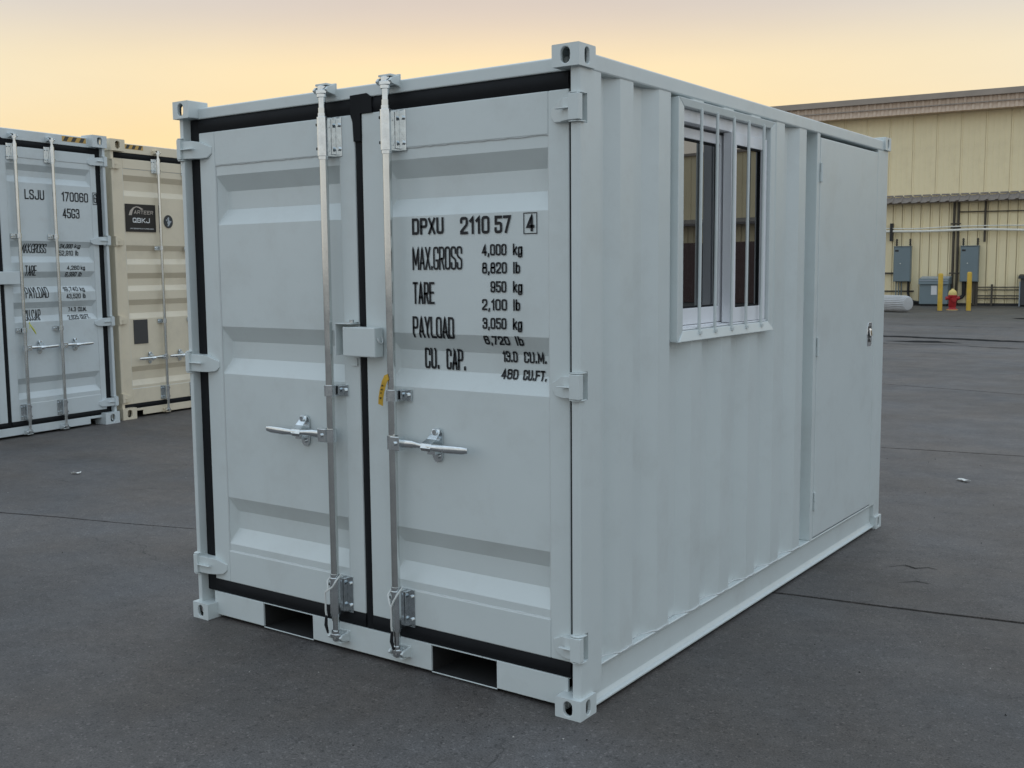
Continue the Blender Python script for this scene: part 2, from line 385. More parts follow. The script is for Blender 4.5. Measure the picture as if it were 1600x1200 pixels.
# ------------------------------------------------------------------ corner casting
def stadium(cx, cy, w_, h_, n=20):
    r = w_/2; s = h_/2-r; o = []
    for i in range(n):
        a = 2*math.pi*i/n; x = r*math.cos(a); y = r*math.sin(a); o.append((cx+x, cy+y+(s if y > 1e-9 else (-s if y < -1e-9 else 0))))
    return o
def plate_hole(mb, w_, h_, hw, hh, depth, T, n=20):
    """rectangle 0..w_ x 0..h_ pierced by an oblong hole with a lip going in; T(u, v, d) -> xyz"""
    st = stadium(w_/2, h_/2, hw, hh, n); ou = []
    for (x, y) in st:
        dx, dy = x-w_/2, y-h_/2; s_ = min((w_/2)/abs(dx) if abs(dx) > 1e-9 else 1e9, (h_/2)/abs(dy) if abs(dy) > 1e-9 else 1e9)
        ou.append((w_/2+dx*s_, h_/2+dy*s_))
    cor = [(w_, h_), (0, h_), (0, 0), (w_, 0)]
    vs = [T(x, y, 0) for x, y in st]+[T(x, y, 0) for x, y in ou]+[T(x, y, depth) for x, y in st]; fs = []
    for i in range(n):
        j = (i+1) % n
        a, b = ou[i], ou[j]
        extra = None
        for c in cor:
            on_a = abs(a[0]-c[0]) < 1e-7 or abs(a[1]-c[1]) < 1e-7; on_b = abs(b[0]-c[0]) < 1e-7 or abs(b[1]-c[1]) < 1e-7
            same = (abs(a[0]-b[0]) < 1e-7) or (abs(a[1]-b[1]) < 1e-7)
            if on_a and on_b and not same and (abs(a[0]-c[0]) < 1e-7) != (abs(b[0]-c[0]) < 1e-7): extra = c
        if extra:
            vs.append(T(extra[0], extra[1], 0)); fs.append([i, j, n+j, len(vs)-1, n+i])
        else: fs.append([i, j, n+j, n+i])
        fs.append([i, 2*n+i, 2*n+j, j])
    mb.add(vs, fs)
def casting_mesh(name, w_, d_, h_, hs, m_):
    """hollow casting filling x 0..w_, y 0..d_, z 0..h_; front face y=0, outer side face x=w_"""
    mb = MB(); lip = .012*w_/.1
    plate_hole(mb, w_, h_, *hs, lip, lambda u, v, d: (u, d, v))
    plate_hole(mb, d_, h_, hs[0]*.85, hs[1], lip, lambda u, v, d: (w_-d, u, v))
    mb.quad((0,d_,0),(w_,d_,0),(w_,d_,h_),(0,d_,h_)); mb.quad((0,0,0),(0,d_,0),(0,d_,h_),(0,0,h_))
    mb.quad((0,0,0),(w_,0,0),(w_,d_,0),(0,d_,0)); mb.quad((0,0,h_),(w_,0,h_),(w_,d_,h_),(0,d_,h_))
    me = mb.mesh(name, m_)
    bm = bmesh.new(); bm.from_mesh(me); bmesh.ops.remove_doubles(bm, verts=bm.verts, dist=1e-5); bmesh.ops.recalc_face_normals(bm, faces=bm.faces)
    bm.to_mesh(me); bm.free(); return me

# ------------------------------------------------------------------ container builder
def rib_y(ribs, z, y0, dep, sl):
    for (a, d) in ribs:               # a top, d bottom
        if d < z < a:
            return y0+dep*min(1, (a-z)/sl, (z-d)/sl)
    return y0
def corrugated(mb, pts, z0, z1, along):
    """pts: (distance along, depth); along(t, depth, z) -> xyz"""
    for (a, da), (b, db) in zip(pts[:-1], pts[1:]):
        mb.quad(along(a, da, z0), along(b, db, z0), along(b, db, z1), along(a, da, z1))

HARD = {}
def hardware(P):
    """meshes of the door furniture, made once and shared by every container"""
    key = P['scale']
    if key in HARD: return HARD[key]
    k = P['scale']; H_ = {}
    # pressed sleeve round the locking bar with a bolted flange (flange towards +x)
    for s, nm in ((1, 'r'), (-1, 'l')):
        b = MB(); hh = .074
        n = 9; prof = [(.023*math.cos(R(180+180*i/n)), .023*math.sin(R(180+180*i/n))) for i in range(n+1)]
        prof += [(.023, .044), (-.023, .044)]
        b.prism([(x, y) for x, y in prof], 2, -hh, hh)
        b.box(*sorted((s*.020, s*.060)), .038, .0425, -hh, hh)
        for zz in (-.045, .045):
            b.cyl((s*.045, .038, zz), (s*.045, .029, zz), .0085, n=6)
        b.box(*sorted((s*.024, s*.030)), .020, .038, -hh*.9, hh*.9)
        b.lathe([(.021, -.012), (.021, 0)], (0, 0, -hh), 14); b.lathe([(.019, 0), (.019, .014)], (0, 0, hh), 14)
        H_['sleeve_'+nm] = b.mesh('bar_sleeve', ZINC)
        b = MB(); b.cyl((-s*.0215, -.012, 0), (-s*.0235, -.013, 0), .0058, n=10); H_['hole_'+nm] = b.mesh('rivet_hole', INK)
        # short guide clip
        b = MB(); b.prism([(x, y) for x, y in prof], 2, -.022, .022); b.box(*sorted((s*.020, s*.062)), .036, .0425, -.022, .022)
        b.cyl((s*.046, .036, 0), (s*.046, .027, 0), .009, n=6); b.box(*sorted((s*.028, s*.034)), .014, .036, -.018, .018)
        H_['guide_'+nm] = b.mesh('bar_guide', ZINC)
        # handle hub, flat handle towards s
        b = MB(); b.box(*sorted((s*.008, s*.052)), -.026, .012, -.026, .026); b.cyl((s*.030, -.026, 0), (s*.030, -.034, 0), .008, n=10)
        b.cyl((0, 0, -.026), (0, 0, .026), .0225, n=14)
        H_['hub_'+nm] = b.mesh('handle_hub', ZINC)
        b = MB(); st = [(.048, .0, .015, .008, -.004), (.10, .001, .015, .007, -.004), (.135, .002, .010, .010, -.010), (.19, -.001, .011, .011, -.014), (.26, -.002, .015, .007, -.014), (.335, -.001, .014, .006, -.010), (.362, 0, .010, .005, -.008)]
        vs = []; n = 10
        for (x, z, hz, hy, yc) in st:
            for i in range(n):
                a = 2*math.pi*i/n; ca, sa = math.cos(a), math.sin(a); p = .6
                vs.append((s*x, yc+hy*math.copysign(abs(ca)**p, ca), z+hz*math.copysign(abs(sa)**p, sa)))
        fs = [[j*n+i, j*n+(i+1) % n, (j+1)*n+(i+1) % n, (j+1)*n+i] for j in range(len(st)-1) for i in range(n)]
        b.add(vs, fs, True); b.add(vs[:n], [list(range(n))]); b.add(vs[-n:], [list(range(n))])
        H_['handle_'+nm] = b.mesh('door_handle', ZINC)
        # catch: oblong plate, swinging hasp over the handle and a keeper bracket below
        b = MB(); b.prism(stadium(s*.185, 0, .046, .128, 20), 1, .038, .0435)
        hp = [(.186, .030, .060, .017), (.186, .024, .044, .019), (.184, .004, .026, .021), (.180, -.020, .012, .024), (.178, -.026, -.004, .024), (.178, -.020, -.016, .022)]
        A_ = []
        for (x_, y_, z_, w_) in hp: A_ += [(s*(x_-w_), y_, z_), (s*(x_+w_), y_, z_), (s*(x_+w_), y_+.007, z_+.003), (s*(x_-w_), y_+.007, z_+.003)]
        nn_ = len(hp); b.add(A_, [[4*i+k_, 4*i+(k_+1) % 4, 4*i+4+(k_+1) % 4, 4*i+4+k_] for i in range(nn_-1) for k_ in range(4)]+[[0, 3, 2, 1], [4*nn_-4, 4*nn_-3, 4*nn_-2, 4*nn_-1]])
        b.cyl((s*.186, .040, .050), (s*.186, .018, .050), .010, n=12); b.cyl((s*.187, .039, -.042), (s*.187, .030, -.042), .009, n=10)
        b.box(*sorted((s*.168, s*.204)), .006, .038, -.030, -.022); b.box(*sorted((s*.168, s*.204)), -.0, .006, -.030, -.012)
        H_['catch_'+nm] = b.mesh('handle_catch', ZINC)
    # cam and keeper at the ends of the bars (z up = towards the rail)
    for s, nm in ((1, 't'), (-1, 'b')):
        b = MB()
        b.lathe([(.014, 0), (.014, .045)] if s > 0 else [(.014, -.045), (.014, 0)], (0, 0, 0), 12)
        zz = sorted((s*.040, s*.052)); b.lathe([(.020, zz[0]), (.020, zz[1])], (0, 0, 0), 12)
        za, zb = sorted((s*.052, s*.066)); b.prism([(-.026, -.006), (-.012, -.020), (.012, -.020), (.030, -.008), (.024, .004), (.030, .020), (.006, .030), (-.020, .024)], 2, za, zb)
        za, zb = sorted((s*.066, s*.082)); b.prism([(-.012, -.012), (.010, -.018), (.018, .0), (.010, .018), (-.012, .014)], 2, za, zb)
        H_['cam_'+nm] = b.mesh('bar_cam', ZINC)
        b = MB(); z0, z1 = sorted((s*.046, s*.094)); b.box(-.038, .038, .036, .043, z0, z1)
        for sx in (-1, 1):
            b.prism([(.036, s*.050), (-.004, s*.056), (-.016, s*.066), (-.004, s*.078), (.036, s*.090)], 0, *sorted((sx*.026, sx*.037)))
        b.box(-.030, .030, -.006, .036, *sorted((s*.083, s*.091)))
        H_['keeper_'+nm] = b.mesh('cam_keeper', ZINC)
    HARD[key] = H_; return H_

def container(name, label, P, loc=(0, 0, 0), rotz=0.0, group=None):
    W, Ln, H = P['W'], P['L'], P['H']; m_ = P['paint']
    T = thing(name, label, 'container', loc, rotz, group)
    cw, cd, ch = P['cast']; hs = P['hole']
    cm = casting_mesh('corner_casting', cw, cd, ch, hs, m_)
    cml = casting_mesh('corner_casting', cw, cd, ch, hs, m_)
    for v in cml.vertices: v.co.x = cw-v.co.x
    cml.flip_normals()
    cmr = cm.copy(); cmr2 = cml.copy()
    for q in (cmr, cmr2):
        for v in q.vertices: v.co.y = cd-v.co.y
        q.flip_normals()
    for z in (0, H-ch):
        place(cm, 'corner_casting', T, .003, (-cw, 0, z)); place(cml, 'corner_casting', T, .003, (-W, 0, z))
        place(cmr, 'corner_casting', T, .003, (-cw, Ln-cd, z)); place(cmr2, 'corner_casting', T, .003, (-W, Ln-cd, z))
    YP, YD, XI = .022, P['yd'], .012           # post front, door front, inset of post and side from the castings
    pw, pd = P['post']                         # width of the front strip, depth of the side of the post
    hz = P['hinges']; hh = P['hinge_h']
    # front posts, notched where the hinge barrels turn
    for s in (1, -1):
        X = (lambda x: x) if s > 0 else (lambda x: -W-x)
        pw = P['post'][0] if s > 0 else P['post_l']
        ym = .072
        rear = [(X(-XI), ym), (X(-pw), ym), (X(-pw), .100), (X(-pw-.04), .100), (X(-pw-.04), pd), (X(-XI-.005), pd), (X(-XI-.0015), pd-.0015), (X(-XI), pd-.005)]
        lip = [(X(-XI), YP+.009), (X(-XI-.001), YP+.0045), (X(-XI-.0045), YP+.001), (X(-XI-.009), YP), (X(-pw+.002), YP), (X(-pw), YP+.002), (X(-pw), ym), (X(-XI), ym)]
        b = MB(); b.prism(rear, 2, ch-.001, H-ch+.001)
        z = ch-.001
        if s > 0:
            for h in sorted(hz):
                b.prism(lip, 2, z, h-hh/2-.006); z = h+hh/2+.006
        b.prism(lip, 2, z, H-ch+.001)
        b.build('corner_post', m_, T)
        # lugs above and below each barrel
        for h in hz:
            for zz in (h-hh/2-.0055, h+hh/2+.0015):
                l = MB(); l.prism([(X(-pw-.002), .05), (X(-pw-.002), .012), (X(-pw+.012), .004), (X(-XI), .008), (X(-XI+.010), .026), (X(-XI+.010), .05)], 2, zz, zz+.004)
                l.build('hinge_lug', m_, T, .001)
        b = MB(); b.box(*sorted((X(-.012), X(-.09))), Ln-.11, Ln-.012, ch-.001, H-ch+.001); b.build('corner_post', m_, T, .004)
    # door header and sill
    pw = P['post'][0]
    zt, zs = P['z_header'], P['z_sill']; zh2 = P['z_header_top']
    b = MB(); b.prism([(YD-.002, zt), (YD-.002, zh2-.006), (YD+.02, zh2), (YD+.12, zh2), (YD+.12, zt)], 0, -W+pw+.04, -pw-.04)
    hd = b.build('door_header', m_, T, .004)
    b = MB(); zb = P['sill_bot']; cuts = P['cuts']     # (x0, x1, ztop, zbottom strip)
    xs = -W+pw+.04-.0; xe = -pw-.04+.0; x = xs
    for (a, c, zc, strip) in cuts:
        b.box(x, a, YD-.002, YD+.008, zb, zs)
        if zc < zs-.002: b.box(a, c, YD-.002, YD+.008, zc, zs)
        if strip: b.box(a, c, YD-.001, YD+.004, zb-.006, zb-.002)
        x = c
    b.box(x, xe, YD-.002, YD+.008, zb, zs); b.box(xs, xe, YD+.0085, YD+.10, zs-.006, zs-.0005)
    b.build('door_sill', m_, T, .003)
    # doors
    HW = hardware(P); zd0, zd1 = P['z_door']; xc = -W/2; gw = P['gap']/2
    ribs, sl, dep = P['ribs'], P['slope'], P['rib_depth']; yp = YD+.005
    doors = {}
    for s, nm in ((-1, 'l'), (1, 'r')):
        ex = P['door_edge'][0 if s < 0 else 1]; pw = P['post'][0] if s > 0 else P['post_l']
        xa, xb = (-W+ex, xc-gw) if s < 0 else (xc+gw, -ex)
        fi, fo = P['stile'][0 if s < 0 else 1]                     # stile widths: inner (meeting), outer
        pa, pb = (xa+fo, xb-fi) if s < 0 else (xa+fi, xb-fo)
        zp0, zp1 = P['z_panel']
        b = MB(); y1 = YD+.045
        b.box(xa, pa, YD, y1, zd0, zd1); b.box(pb, xb, YD, y1, zd0, zd1)
        b.box(pa, pb, YD, y1, zd0, zp0); b.box(pa, pb, YD, y1, zp1, zd1)
        D = b.build('cargo_door', m_, T, .004); doors[nm] = D
        b = MB(); z = zp1; cap = .028
        for (a, d) in ribs:
            b.quad((pa, yp, a), (pb, yp, a), (pb, yp, z), (pa, yp, z))
            A = [(pa, yp, a), (pb, yp, a)]; B = [(pa+cap, yp+dep, a-sl), (pb-cap, yp+dep, a-sl)]
            C = [(pa+cap, yp+dep, d+sl), (pb-cap, yp+dep, d+sl)]; E_ = [(pa, yp, d), (pb, yp, d)]
            b.quad(A[0], A[1], B[1], B[0]); b.quad(B[0], B[1], C[1], C[0]); b.quad(C[0], C[1], E_[1], E_[0])
            b.quad(A[0], B[0], C[0], E_[0]); b.quad(A[1], B[1], C[1], E_[1]); z = d
        b.quad((pa, yp, zp0), (pb, yp, zp0), (pb, yp, z), (pa, yp, z))
        me = b.mesh('door_panel', m_)
        bm = bmesh.new(); bm.from_mesh(me); bmesh.ops.remove_doubles(bm, verts=bm.verts, dist=1e-5); bmesh.ops.recalc_face_normals(bm, faces=bm.faces); bm.to_mesh(me); bm.free()
        place(me, 'door_panel', D, .0035)
        # weld bead round the panel
        b = MB()
        for (p, q) in (((pa, zp0), (pb, zp0)), ((pa, zp0), (pa, zp1)), ((pa, zp1), (pb, zp1)), ((pb, zp0), (pb, zp1))):
            n = 40; b.tube([(p[0]+(q[0]-p[0])*i/n+rnd.uniform(-.0006, .0006), yp-.0005, p[1]+(q[1]-p[1])*i/n+rnd.uniform(-.0006, .0006)) for i in range(n+1)], [rnd.uniform(.0018, .0036) for _ in range(n+1)], 6)
        b.build('weld_bead', WELD, D)
        # rubber seals: outer edge, top, bottom
        b = MB(); yg = YD+.004
        xo = (-W+pw-.002, xa) if s < 0 else (xb, -pw+.002)
        def strip(x0, x1, z0, z1, vert):
            n = 8
            if vert:
                w2 = (x1-x0); pr = [(x0+w2*i/n, yg-.004*math.sin(math.pi*i/n)) for i in range(n+1)]+[(x1, yg+.03), (x0, yg+.03)]
                b.prism(pr, 2, z0, z1)
            else:
                w2 = (z1-z0); pr = [(yg-.006*math.sin(math.pi*i/n), z0+w2*i/n) for i in range(n+1)]+[(yg+.03, z1), (yg+.03, z0)]
                b.prism(pr, 0, x0, x1)
        strip(xo[0], xo[1], zs+.002, zt-.002, True)
        xg = (xa+.001, xc-gw-.0) if s < 0 else (xc+gw, xb-.001)
        strip(xg[0], xg[1], zd1, zt-.001, False); strip(xg[0], xg[1], zs+.001, zd0, False)
        b.build('door_seal', RUBBER, D)
        # locking bars with their fittings
        for (bx, fl, hd_) in P['bars'][nm]:
            fn = 'r' if fl > 0 else 'l'; hn = 'r' if hd_ > 0 else 'l'; yb = P['yb']; z0, z1 = P['bar_z']
            b = MB(); b.cyl((bx, yb, z0), (bx, yb, z1), P['bar_r'], n=16); b.build('locking_bar', GALV, D)
            for zz in P['sleeves']:
                place(HW['sleeve_'+fn], 'bar_sleeve', D, .0012, (bx, yb, zz))
                for dz in (-.045, .045): place(HW['hole_'+fn], 'rivet_hole', D, 0, (bx, yb, zz+dz))
            for zz in P['guides']: place(HW['guide_'+fn], 'bar_guide', D, .001, (bx, yb, zz))
            place(HW['cam_t'], 'bar_cam', D, .0015, (bx, yb, z1)); place(HW['cam_b'], 'bar_cam', D, .0015, (bx, yb, z0))
            for kk, zz in (('t', z1), ('b', z0)):
                ko = place(HW['keeper_'+kk], 'cam_keeper', T, .0015, (bx, yb, zz)); ko.material_slots[0].link = 'OBJECT'; ko.material_slots[0].material = m_
            zh = P['handle_z']
            place(HW['hub_'+hn], 'handle_hub', D, .002, (bx, yb, zh)); place(HW['handle_'+hn], 'door_handle', D, 0, (bx, yb, zh))
            place(HW['catch_'+hn], 'handle_catch', D, .0015, (bx, yb, zh))
        # hinges: forged blade and barrel
        X = (lambda x: x) if s > 0 else (lambda x: -W-x)
        for h in hz:
            b = MB(); q = hh/2; bl = P['blade'][0 if s < 0 else 1]
            st = [(-pw+.004, -q*.95, q*.80, .014), (-ex, -q*.98, q*.78, .020), (-ex-bl*.35, -q, q*.66, .034), (-ex-bl*.75, -q*.92, q*.30, .048), (-ex-bl, -q*.5, q*.12, YD-.003)]
            for i in range(len(st)-1):
                (x0, a0, c0, y0), (x1, a1, c1, y1_) = st[i], st[i+1]
                f_ = [(X(x0), y0, h+a0), (X(x1), y1_, h+a1), (X(x1), y1_, h+c1), (X(x0), y0, h+c0)]
                k_ = [(x_, YD+.004, z_) for (x_, _, z_) in f_]
                b.add(f_+k_, [[0, 1, 2, 3], [0, 4, 5, 1], [3, 2, 6, 7]]+([[0, 3, 7, 4]] if i == 0 else [])+([[1, 5, 6, 2]] if i == len(st)-2 else []))
            b.box(*sorted((X(-pw+.001), X(-XI+(.008 if s > 0 else -.001)))), .003, .030, h-q, h+q)
            b.box(*sorted((X(-ex-.02), X(-pw+.002))), .002, .018, h-.004, h+.0)
            b.build('hinge', m_, D, .003)
    # rubber cover strip where the doors meet
    b = MB(); yg = YD+.006
    n = 8; pr = [(xc-gw+.001+(2*gw-.002)*i/n, yg-.005*math.sin(math.pi*i/n)) for i in range(n+1)]+[(xc+gw-.001, yg+.03), (xc-gw+.001, yg+.03)]
    b.prism(pr, 2, zs+.002, zd1-.04)
    fl = P['flap']
    b.prism([(xc+a, zt+c) for a, c in fl], 1, YD-.006, YD+.003)
    b.build('door_seal', RUBBER, doors['r'])
    # top side rails, bottom side rails, roof, floor, walls
    for s in (1, -1):
        X = (lambda x: x) if s > 0 else (lambda x: -W-x)
        b = MB(); zr0, zr1 = P['rail']; b.box(*sorted((X(-XI+.002), X(-.072))), pd+.0 if False else cd-.002, Ln-cd+.002, zr0, zr1)
        b.build('top_rail', m_, T, .006)
        b = MB(); zf = P['flange']
        prf = [(X(-.084), zf), (X(-.016), zf), (X(-.0135), zf-.004), (X(-.016), zf-.009), (X(-.030), zf-.016), (X(-.036), zf-.030), (X(-.034), .040), (X(-.026), .026), (X(-.0135), .020), (X(-.0135), .013), (X(-.084), .013)]
        b.prism(prf, 1, cd-.002, Ln-cd+.002)
        b.build('bottom_rail', m_, T, .0015)
    b = MB()
    zc = zh2-.03; n = int((Ln-.3)/.21); pts = []
    for i in range(n):
        y = .15+i*.21; pts += [(y, 0), (y+.09, 0), (y+.105, .02), (y+.195, .02)]
    for (a, da), (c, dc) in zip(pts[:-1], pts[1:]):
        b.quad((-W+.05, a, zc-da), (-.05, a, zc-da), (-.05, c, zc-dc), (-W+.05, c, zc-dc))
    b.build('roof_sheet', m_, T)
    b = MB(); b.box(-W+.09, -.09, .16, Ln-.06, .135, .16); b.build('floor', WOOD, T)
    b = MB(); b.box(-W+.09, -.09, Ln-.07, Ln-.05, .02, H-ch); b.build('end_wall', m_, T)
    b = MB()                                       # left wall, seen only from the other side
    pts = []; y = pd
    while y < Ln-.4: pts += [(y, .036), (y+.068, .0), (y+.14, .0), (y+.208, .036)]; y += .278
    pts.append((Ln-.1, .036))
    if P.get('plain_right', True):
        corrugated(b, pts, P['flange'], P['rail'][0]+.02, lambda t, d, z: (-XI-.002-d, t, z))
        b.build('side_wall', m_, T); b = MB()
    corrugated(b, pts, P['flange'], P['rail'][0]+.02, lambda t, d, z: (-W+XI+.002+d, t, z))
    b.build('side_wall', m_, T)
    return T, doors

# ------------------------------------------------------------------ ground: asphalt lanes with recessed joints
g = MB(); S_ = 900
g.quad((-S_, -S_, -.014), (S_, -S_, -.014), (S_, S_, -.014), (-S_, S_, -.014))
ground = structure(g.build('ground', JOINT)); ground['category'] = 'ground'; ground['label'] = 'dark grey asphalt yard crossed by thin straight joints'
def along(pts, x):
    if x <= pts[0][0]: a, b = pts[0], pts[1]
    elif x >= pts[-1][0]: a, b = pts[-2], pts[-1]
    else:
        for a, b in zip(pts[:-1], pts[1:]):
            if a[0] <= x <= b[0]: break
    return a[1]+(b[1]-a[1])*(x-a[0])/(b[0]-a[0])
JL = [[(-60, -40), (60, -38)],
      [(-60, -5.0), (-10, -.6), (-4.84, .68), (-3.40, 1.07), (-.01, 1.76), (1.04, 1.94), (10, 3.3), (60, 5)],
      [(-60, 3.0), (-10, 4.6), (-.82, 6.19), (.25, 6.38), (10, 7.4), (60, 10)],
      [(-60, 17), (-2.27, 11.23), (-.56, 10.84), (10, 11.4), (60, 14)],
      [(-60, 24), (-5.01, 20.54), (-2.3, 20.56), (10, 20.2), (60, 20)],
      [(-60, 33.5), (-7.44, 29.14), (-3.7, 28.38), (10, 28), (60, 27)],
      [(-60, 80), (60, 80)]]
XS = []
x = -60.0
while x < 60: XS.append(x); x += .12 if -9 < x < 6 else (.6 if -20 < x < 20 else 4)
XS.append(60)
def jag(k, x, amp):
    q = random.Random(int(x*1000)*31+k); return q.uniform(-amp, amp)+.012*math.sin(x*1.7+k)+.008*math.sin(x*4.3+2*k)
for k in range(len(JL)-1):
    b = MB(); wl = (.020, .020, .018, .022, .05, .06, 0)
    lo = [along(JL[k], x)+jag(k, x, .003)+wl[k]*.5*(1+.5*math.sin(x*.9+k)) for x in XS]
    hi = [along(JL[k+1], x)+jag(k+1, x, .003)-wl[k+1]*.5*(1+.5*math.sin(x*.8+k)) for x in XS]
    n = len(XS); zt_ = -.006 if k == 5 else 0.0
    vs = [(x, y, zt_) for x, y in zip(XS, lo)]+[(x, y, zt_) for x, y in zip(XS, hi)]+[(x, y, -.014) for x, y in zip(XS, lo)]+[(x, y, -.014) for x, y in zip(XS, hi)]
    fs = [[i, i+1, n+i+1, n+i] for i in range(n-1)]+[[2*n+i, 2*n+i+1, i+1, i] for i in range(n-1)]+[[n+i, n+i+1, 3*n+i+1, 3*n+i] for i in range(n-1)]
    b.add(vs, fs); b.build('asphalt_lane', ASPH_OLD if k == 5 else ASPH, ground)
# wider surroundings
b = MB(); b.quad((-S_, -S_, -.010), (S_, -S_, -.010), (S_, -40.5, -.010), (-S_, -40.5, -.010)); b.quad((-S_, 80.5, -.010), (S_, 80.5, -.010), (S_, S_, -.010), (-S_, S_, -.010))
b.quad((-S_, -40.4, -.010), (-60.2, -40.4, -.010), (-60.2, 80.4, -.010), (-S_, 80.4, -.010)); b.quad((60.2, -40.4, -.010), (S_, -40.4, -.010), (S_, 80.4, -.010), (60.2, 80.4, -.010))
b.build('outer_yard', ASPH, ground)
# ragged tar seams on the far yard
def ribbon(pts, wmin, wmax, z, seed, name, m_, parent):
    q = random.Random(seed); b = MB(); P = []
    for (a, c) in zip(pts[:-1], pts[1:]):
        n = max(2, int((Vector(c)-Vector(a)).length/.12))
        for i in range(n): P.append(Vector(a)+(Vector(c)-Vector(a))*(i/n))
    P.append(Vector(pts[-1])); wv = .5
    L_ = []; R_ = []
    for i, p in enumerate(P):
        wv = min(1, max(0, wv+q.uniform(-.35, .35))); e = min(1, i/4, (len(P)-1-i)/4)
        ww = (wmin+(wmax-wmin)*wv)*e+.004; o = q.uniform(-.05, .05)
        L_.append((p.x, p.y+o+ww/2, z)); R_.append((p.x, p.y+o-ww/2, z))
    n = len(P); b.add(L_+R_, [[i, i+1, n+i+1, n+i] for i in range(n-1)]); return b.build(name, m_, parent)
ribbon([(-6.6, 20.75), (-5.0, 20.9), (-3.4, 20.55), (-2.0, 20.2), (2, 19.9)], .08, .42, .004, 3, 'tar_seam', TAR, ground)
ribbon([(-4.7, 19.3), (-3.9, 19.55), (-3.2, 19.4)], .05, .55, .004, 5, 'tar_seam', TAR, ground)
ribbon([(-5.0, 18.9), (-4.4, 18.6), (-3.4, 18.8), (-2.6, 18.5), (-1.5, 18.3)], .02, .14, .004, 9, 'tar_seam', TAR, ground)
ribbon([(-6.5, 25.6), (-4.6, 25.4), (-3.2, 25.3)], .02, .25, .004, 12, 'tar_seam', TAR, ground)
ribbon([(-4.4, 30.5), (-3.2, 30.1), (-1.8, 30.2)], .1, .9, .004, 15, 'tar_seam', TAR, ground)
MARK = mat('scuffed_white_mark', (.20, .20, .20), .8)
for i, (a, c) in enumerate([((-5.55, 2.25), (-5.25, 2.42)), ((-5.2, 2.60), (-5.05, 2.62)), ((-5.7, .72), (-5.5, .85))]): ribbon([a, c], .008, .02, .003, 20+i, 'scuff_mark', MARK, ground)
ribbon([(.30, 2.55), (.42, 2.60), (.52, 2.57)], .015, .05, .003, 31, 'oil_stain', TAR, ground)
ribbon([(.42, 2.28), (.55, 2.30)], .015, .05, .003, 32, 'oil_stain', TAR, ground)

# ------------------------------------------------------------------ main container
MAINP = dict(W=2.040, L=3.389, H=2.26, paint=GREY, cast=(.103, .106, .072), hole=(.036, .052), yd=.058, post=(.045, .165), hinges=(2.060, 1.148, .247), hinge_h=.084,
    z_header=2.186, z_header_top=2.236, z_sill=.120, sill_bot=.016, cuts=((-1.638, -1.338, .117, True), (-.702, -.393, .117, True)),
    z_door=(.178, 2.128), gap=.038, door_edge=(.094, .074), post_l=.038, stile=((.081, .098), (.110, .083)), z_panel=(.318, 1.985), ribs=((1.944, 1.736), (1.305, 1.101), (.558, .350)), slope=.066, rib_depth=.036,
    bars=dict(l=((-1.162, 1, -1),), r=((-.838, 1, 1),)), yb=.016, bar_z=(.140, 2.158), bar_r=.0165, sleeves=(.245, 2.050), guides=(1.071,), handle_z=.893, scale=1.0, blade=(.082, .070),
    flap=((-.032, .012), (.052, .014), (.078, -.002), (.078, -.058), (.018, -.058), (.018, -.16), (-.018, -.16), (-.022, -.085), (-.032, -.06)), rail=(2.183, 2.240), flange=.156, plain_right=False)
main, md = container('office_container', 'light grey site office container in the middle with a barred window and double cargo doors', MAINP)
yf = lambda x, z: rib_y(MAINP['ribs'], z, .063, .036, .066)
for s, rows, tk in [('number', [('DPXU',-.762,-.612,1.668,1.728),('2110',-.537,-.406,1.664,1.726),('57',-.385,-.314,1.664,1.725),('4',-.249,-.216,1.667,1.723)], .0100),
        ('gross', [('MAX.GROSS',-.763,-.529,1.539,1.623)], .0074), ('gross', [('4,000',-.441,-.334,1.587,1.627),('kg',-.307,-.267,1.587,1.627),('8,820',-.441,-.333,1.524,1.564),('lb',-.308,-.277,1.524,1.564)], .0066),
        ('tare', [('TARE',-.764,-.660,1.414,1.495)], .0085), ('tare', [('950',-.405,-.336,1.458,1.498),('kg',-.308,-.268,1.458,1.498),('2,100',-.443,-.334,1.395,1.435),('lb',-.309,-.278,1.395,1.435)], .0066),
        ('payload', [('PAYLOAD',-.768,-.571,1.288,1.368)], .0085), ('payload', [('3,050',-.442,-.337,1.329,1.369),('kg',-.310,-.270,1.329,1.369),('6,720',-.442,-.331,1.272,1.305),('lb',-.306,-.272,1.272,1.307)], .0066),
        ('capacity', [('CU.',-.741,-.670,1.172,1.250),('CAP.',-.638,-.546,1.172,1.250)], .0088), ('capacity', [('13.0',-.381,-.315,1.211,1.251),('CU.M.',-.288,-.192,1.211,1.251),('460',-.385,-.312,1.151,1.187),('CU.FT.',-.291,-.189,1.151,1.187)], .0066)]:
    for (t_, x0, x1, z0, z1) in rows:
        b = MB(); text(b, t_, x0, x1, z0, z1, tk, yf, gap=.20 if len(t_) > 6 else .26); b.build(s+'_lettering', INK, md['r'])
b = MB(); x0, x1, z0, z1, e = -.262, -.205, 1.658, 1.731, .0032
for (a, c, d, f_) in ((x0, x1, z0, z0+e), (x0, x1, z1-e, z1), (x0, x0+e, z0+e, z1-e), (x1-e, x1, z0+e, z1-e)): b.quad((a, .0608, d), (c, .0608, d), (c, .0608, f_), (a, .0608, f_))
b.build('check_digit_box', INK, md['r'])
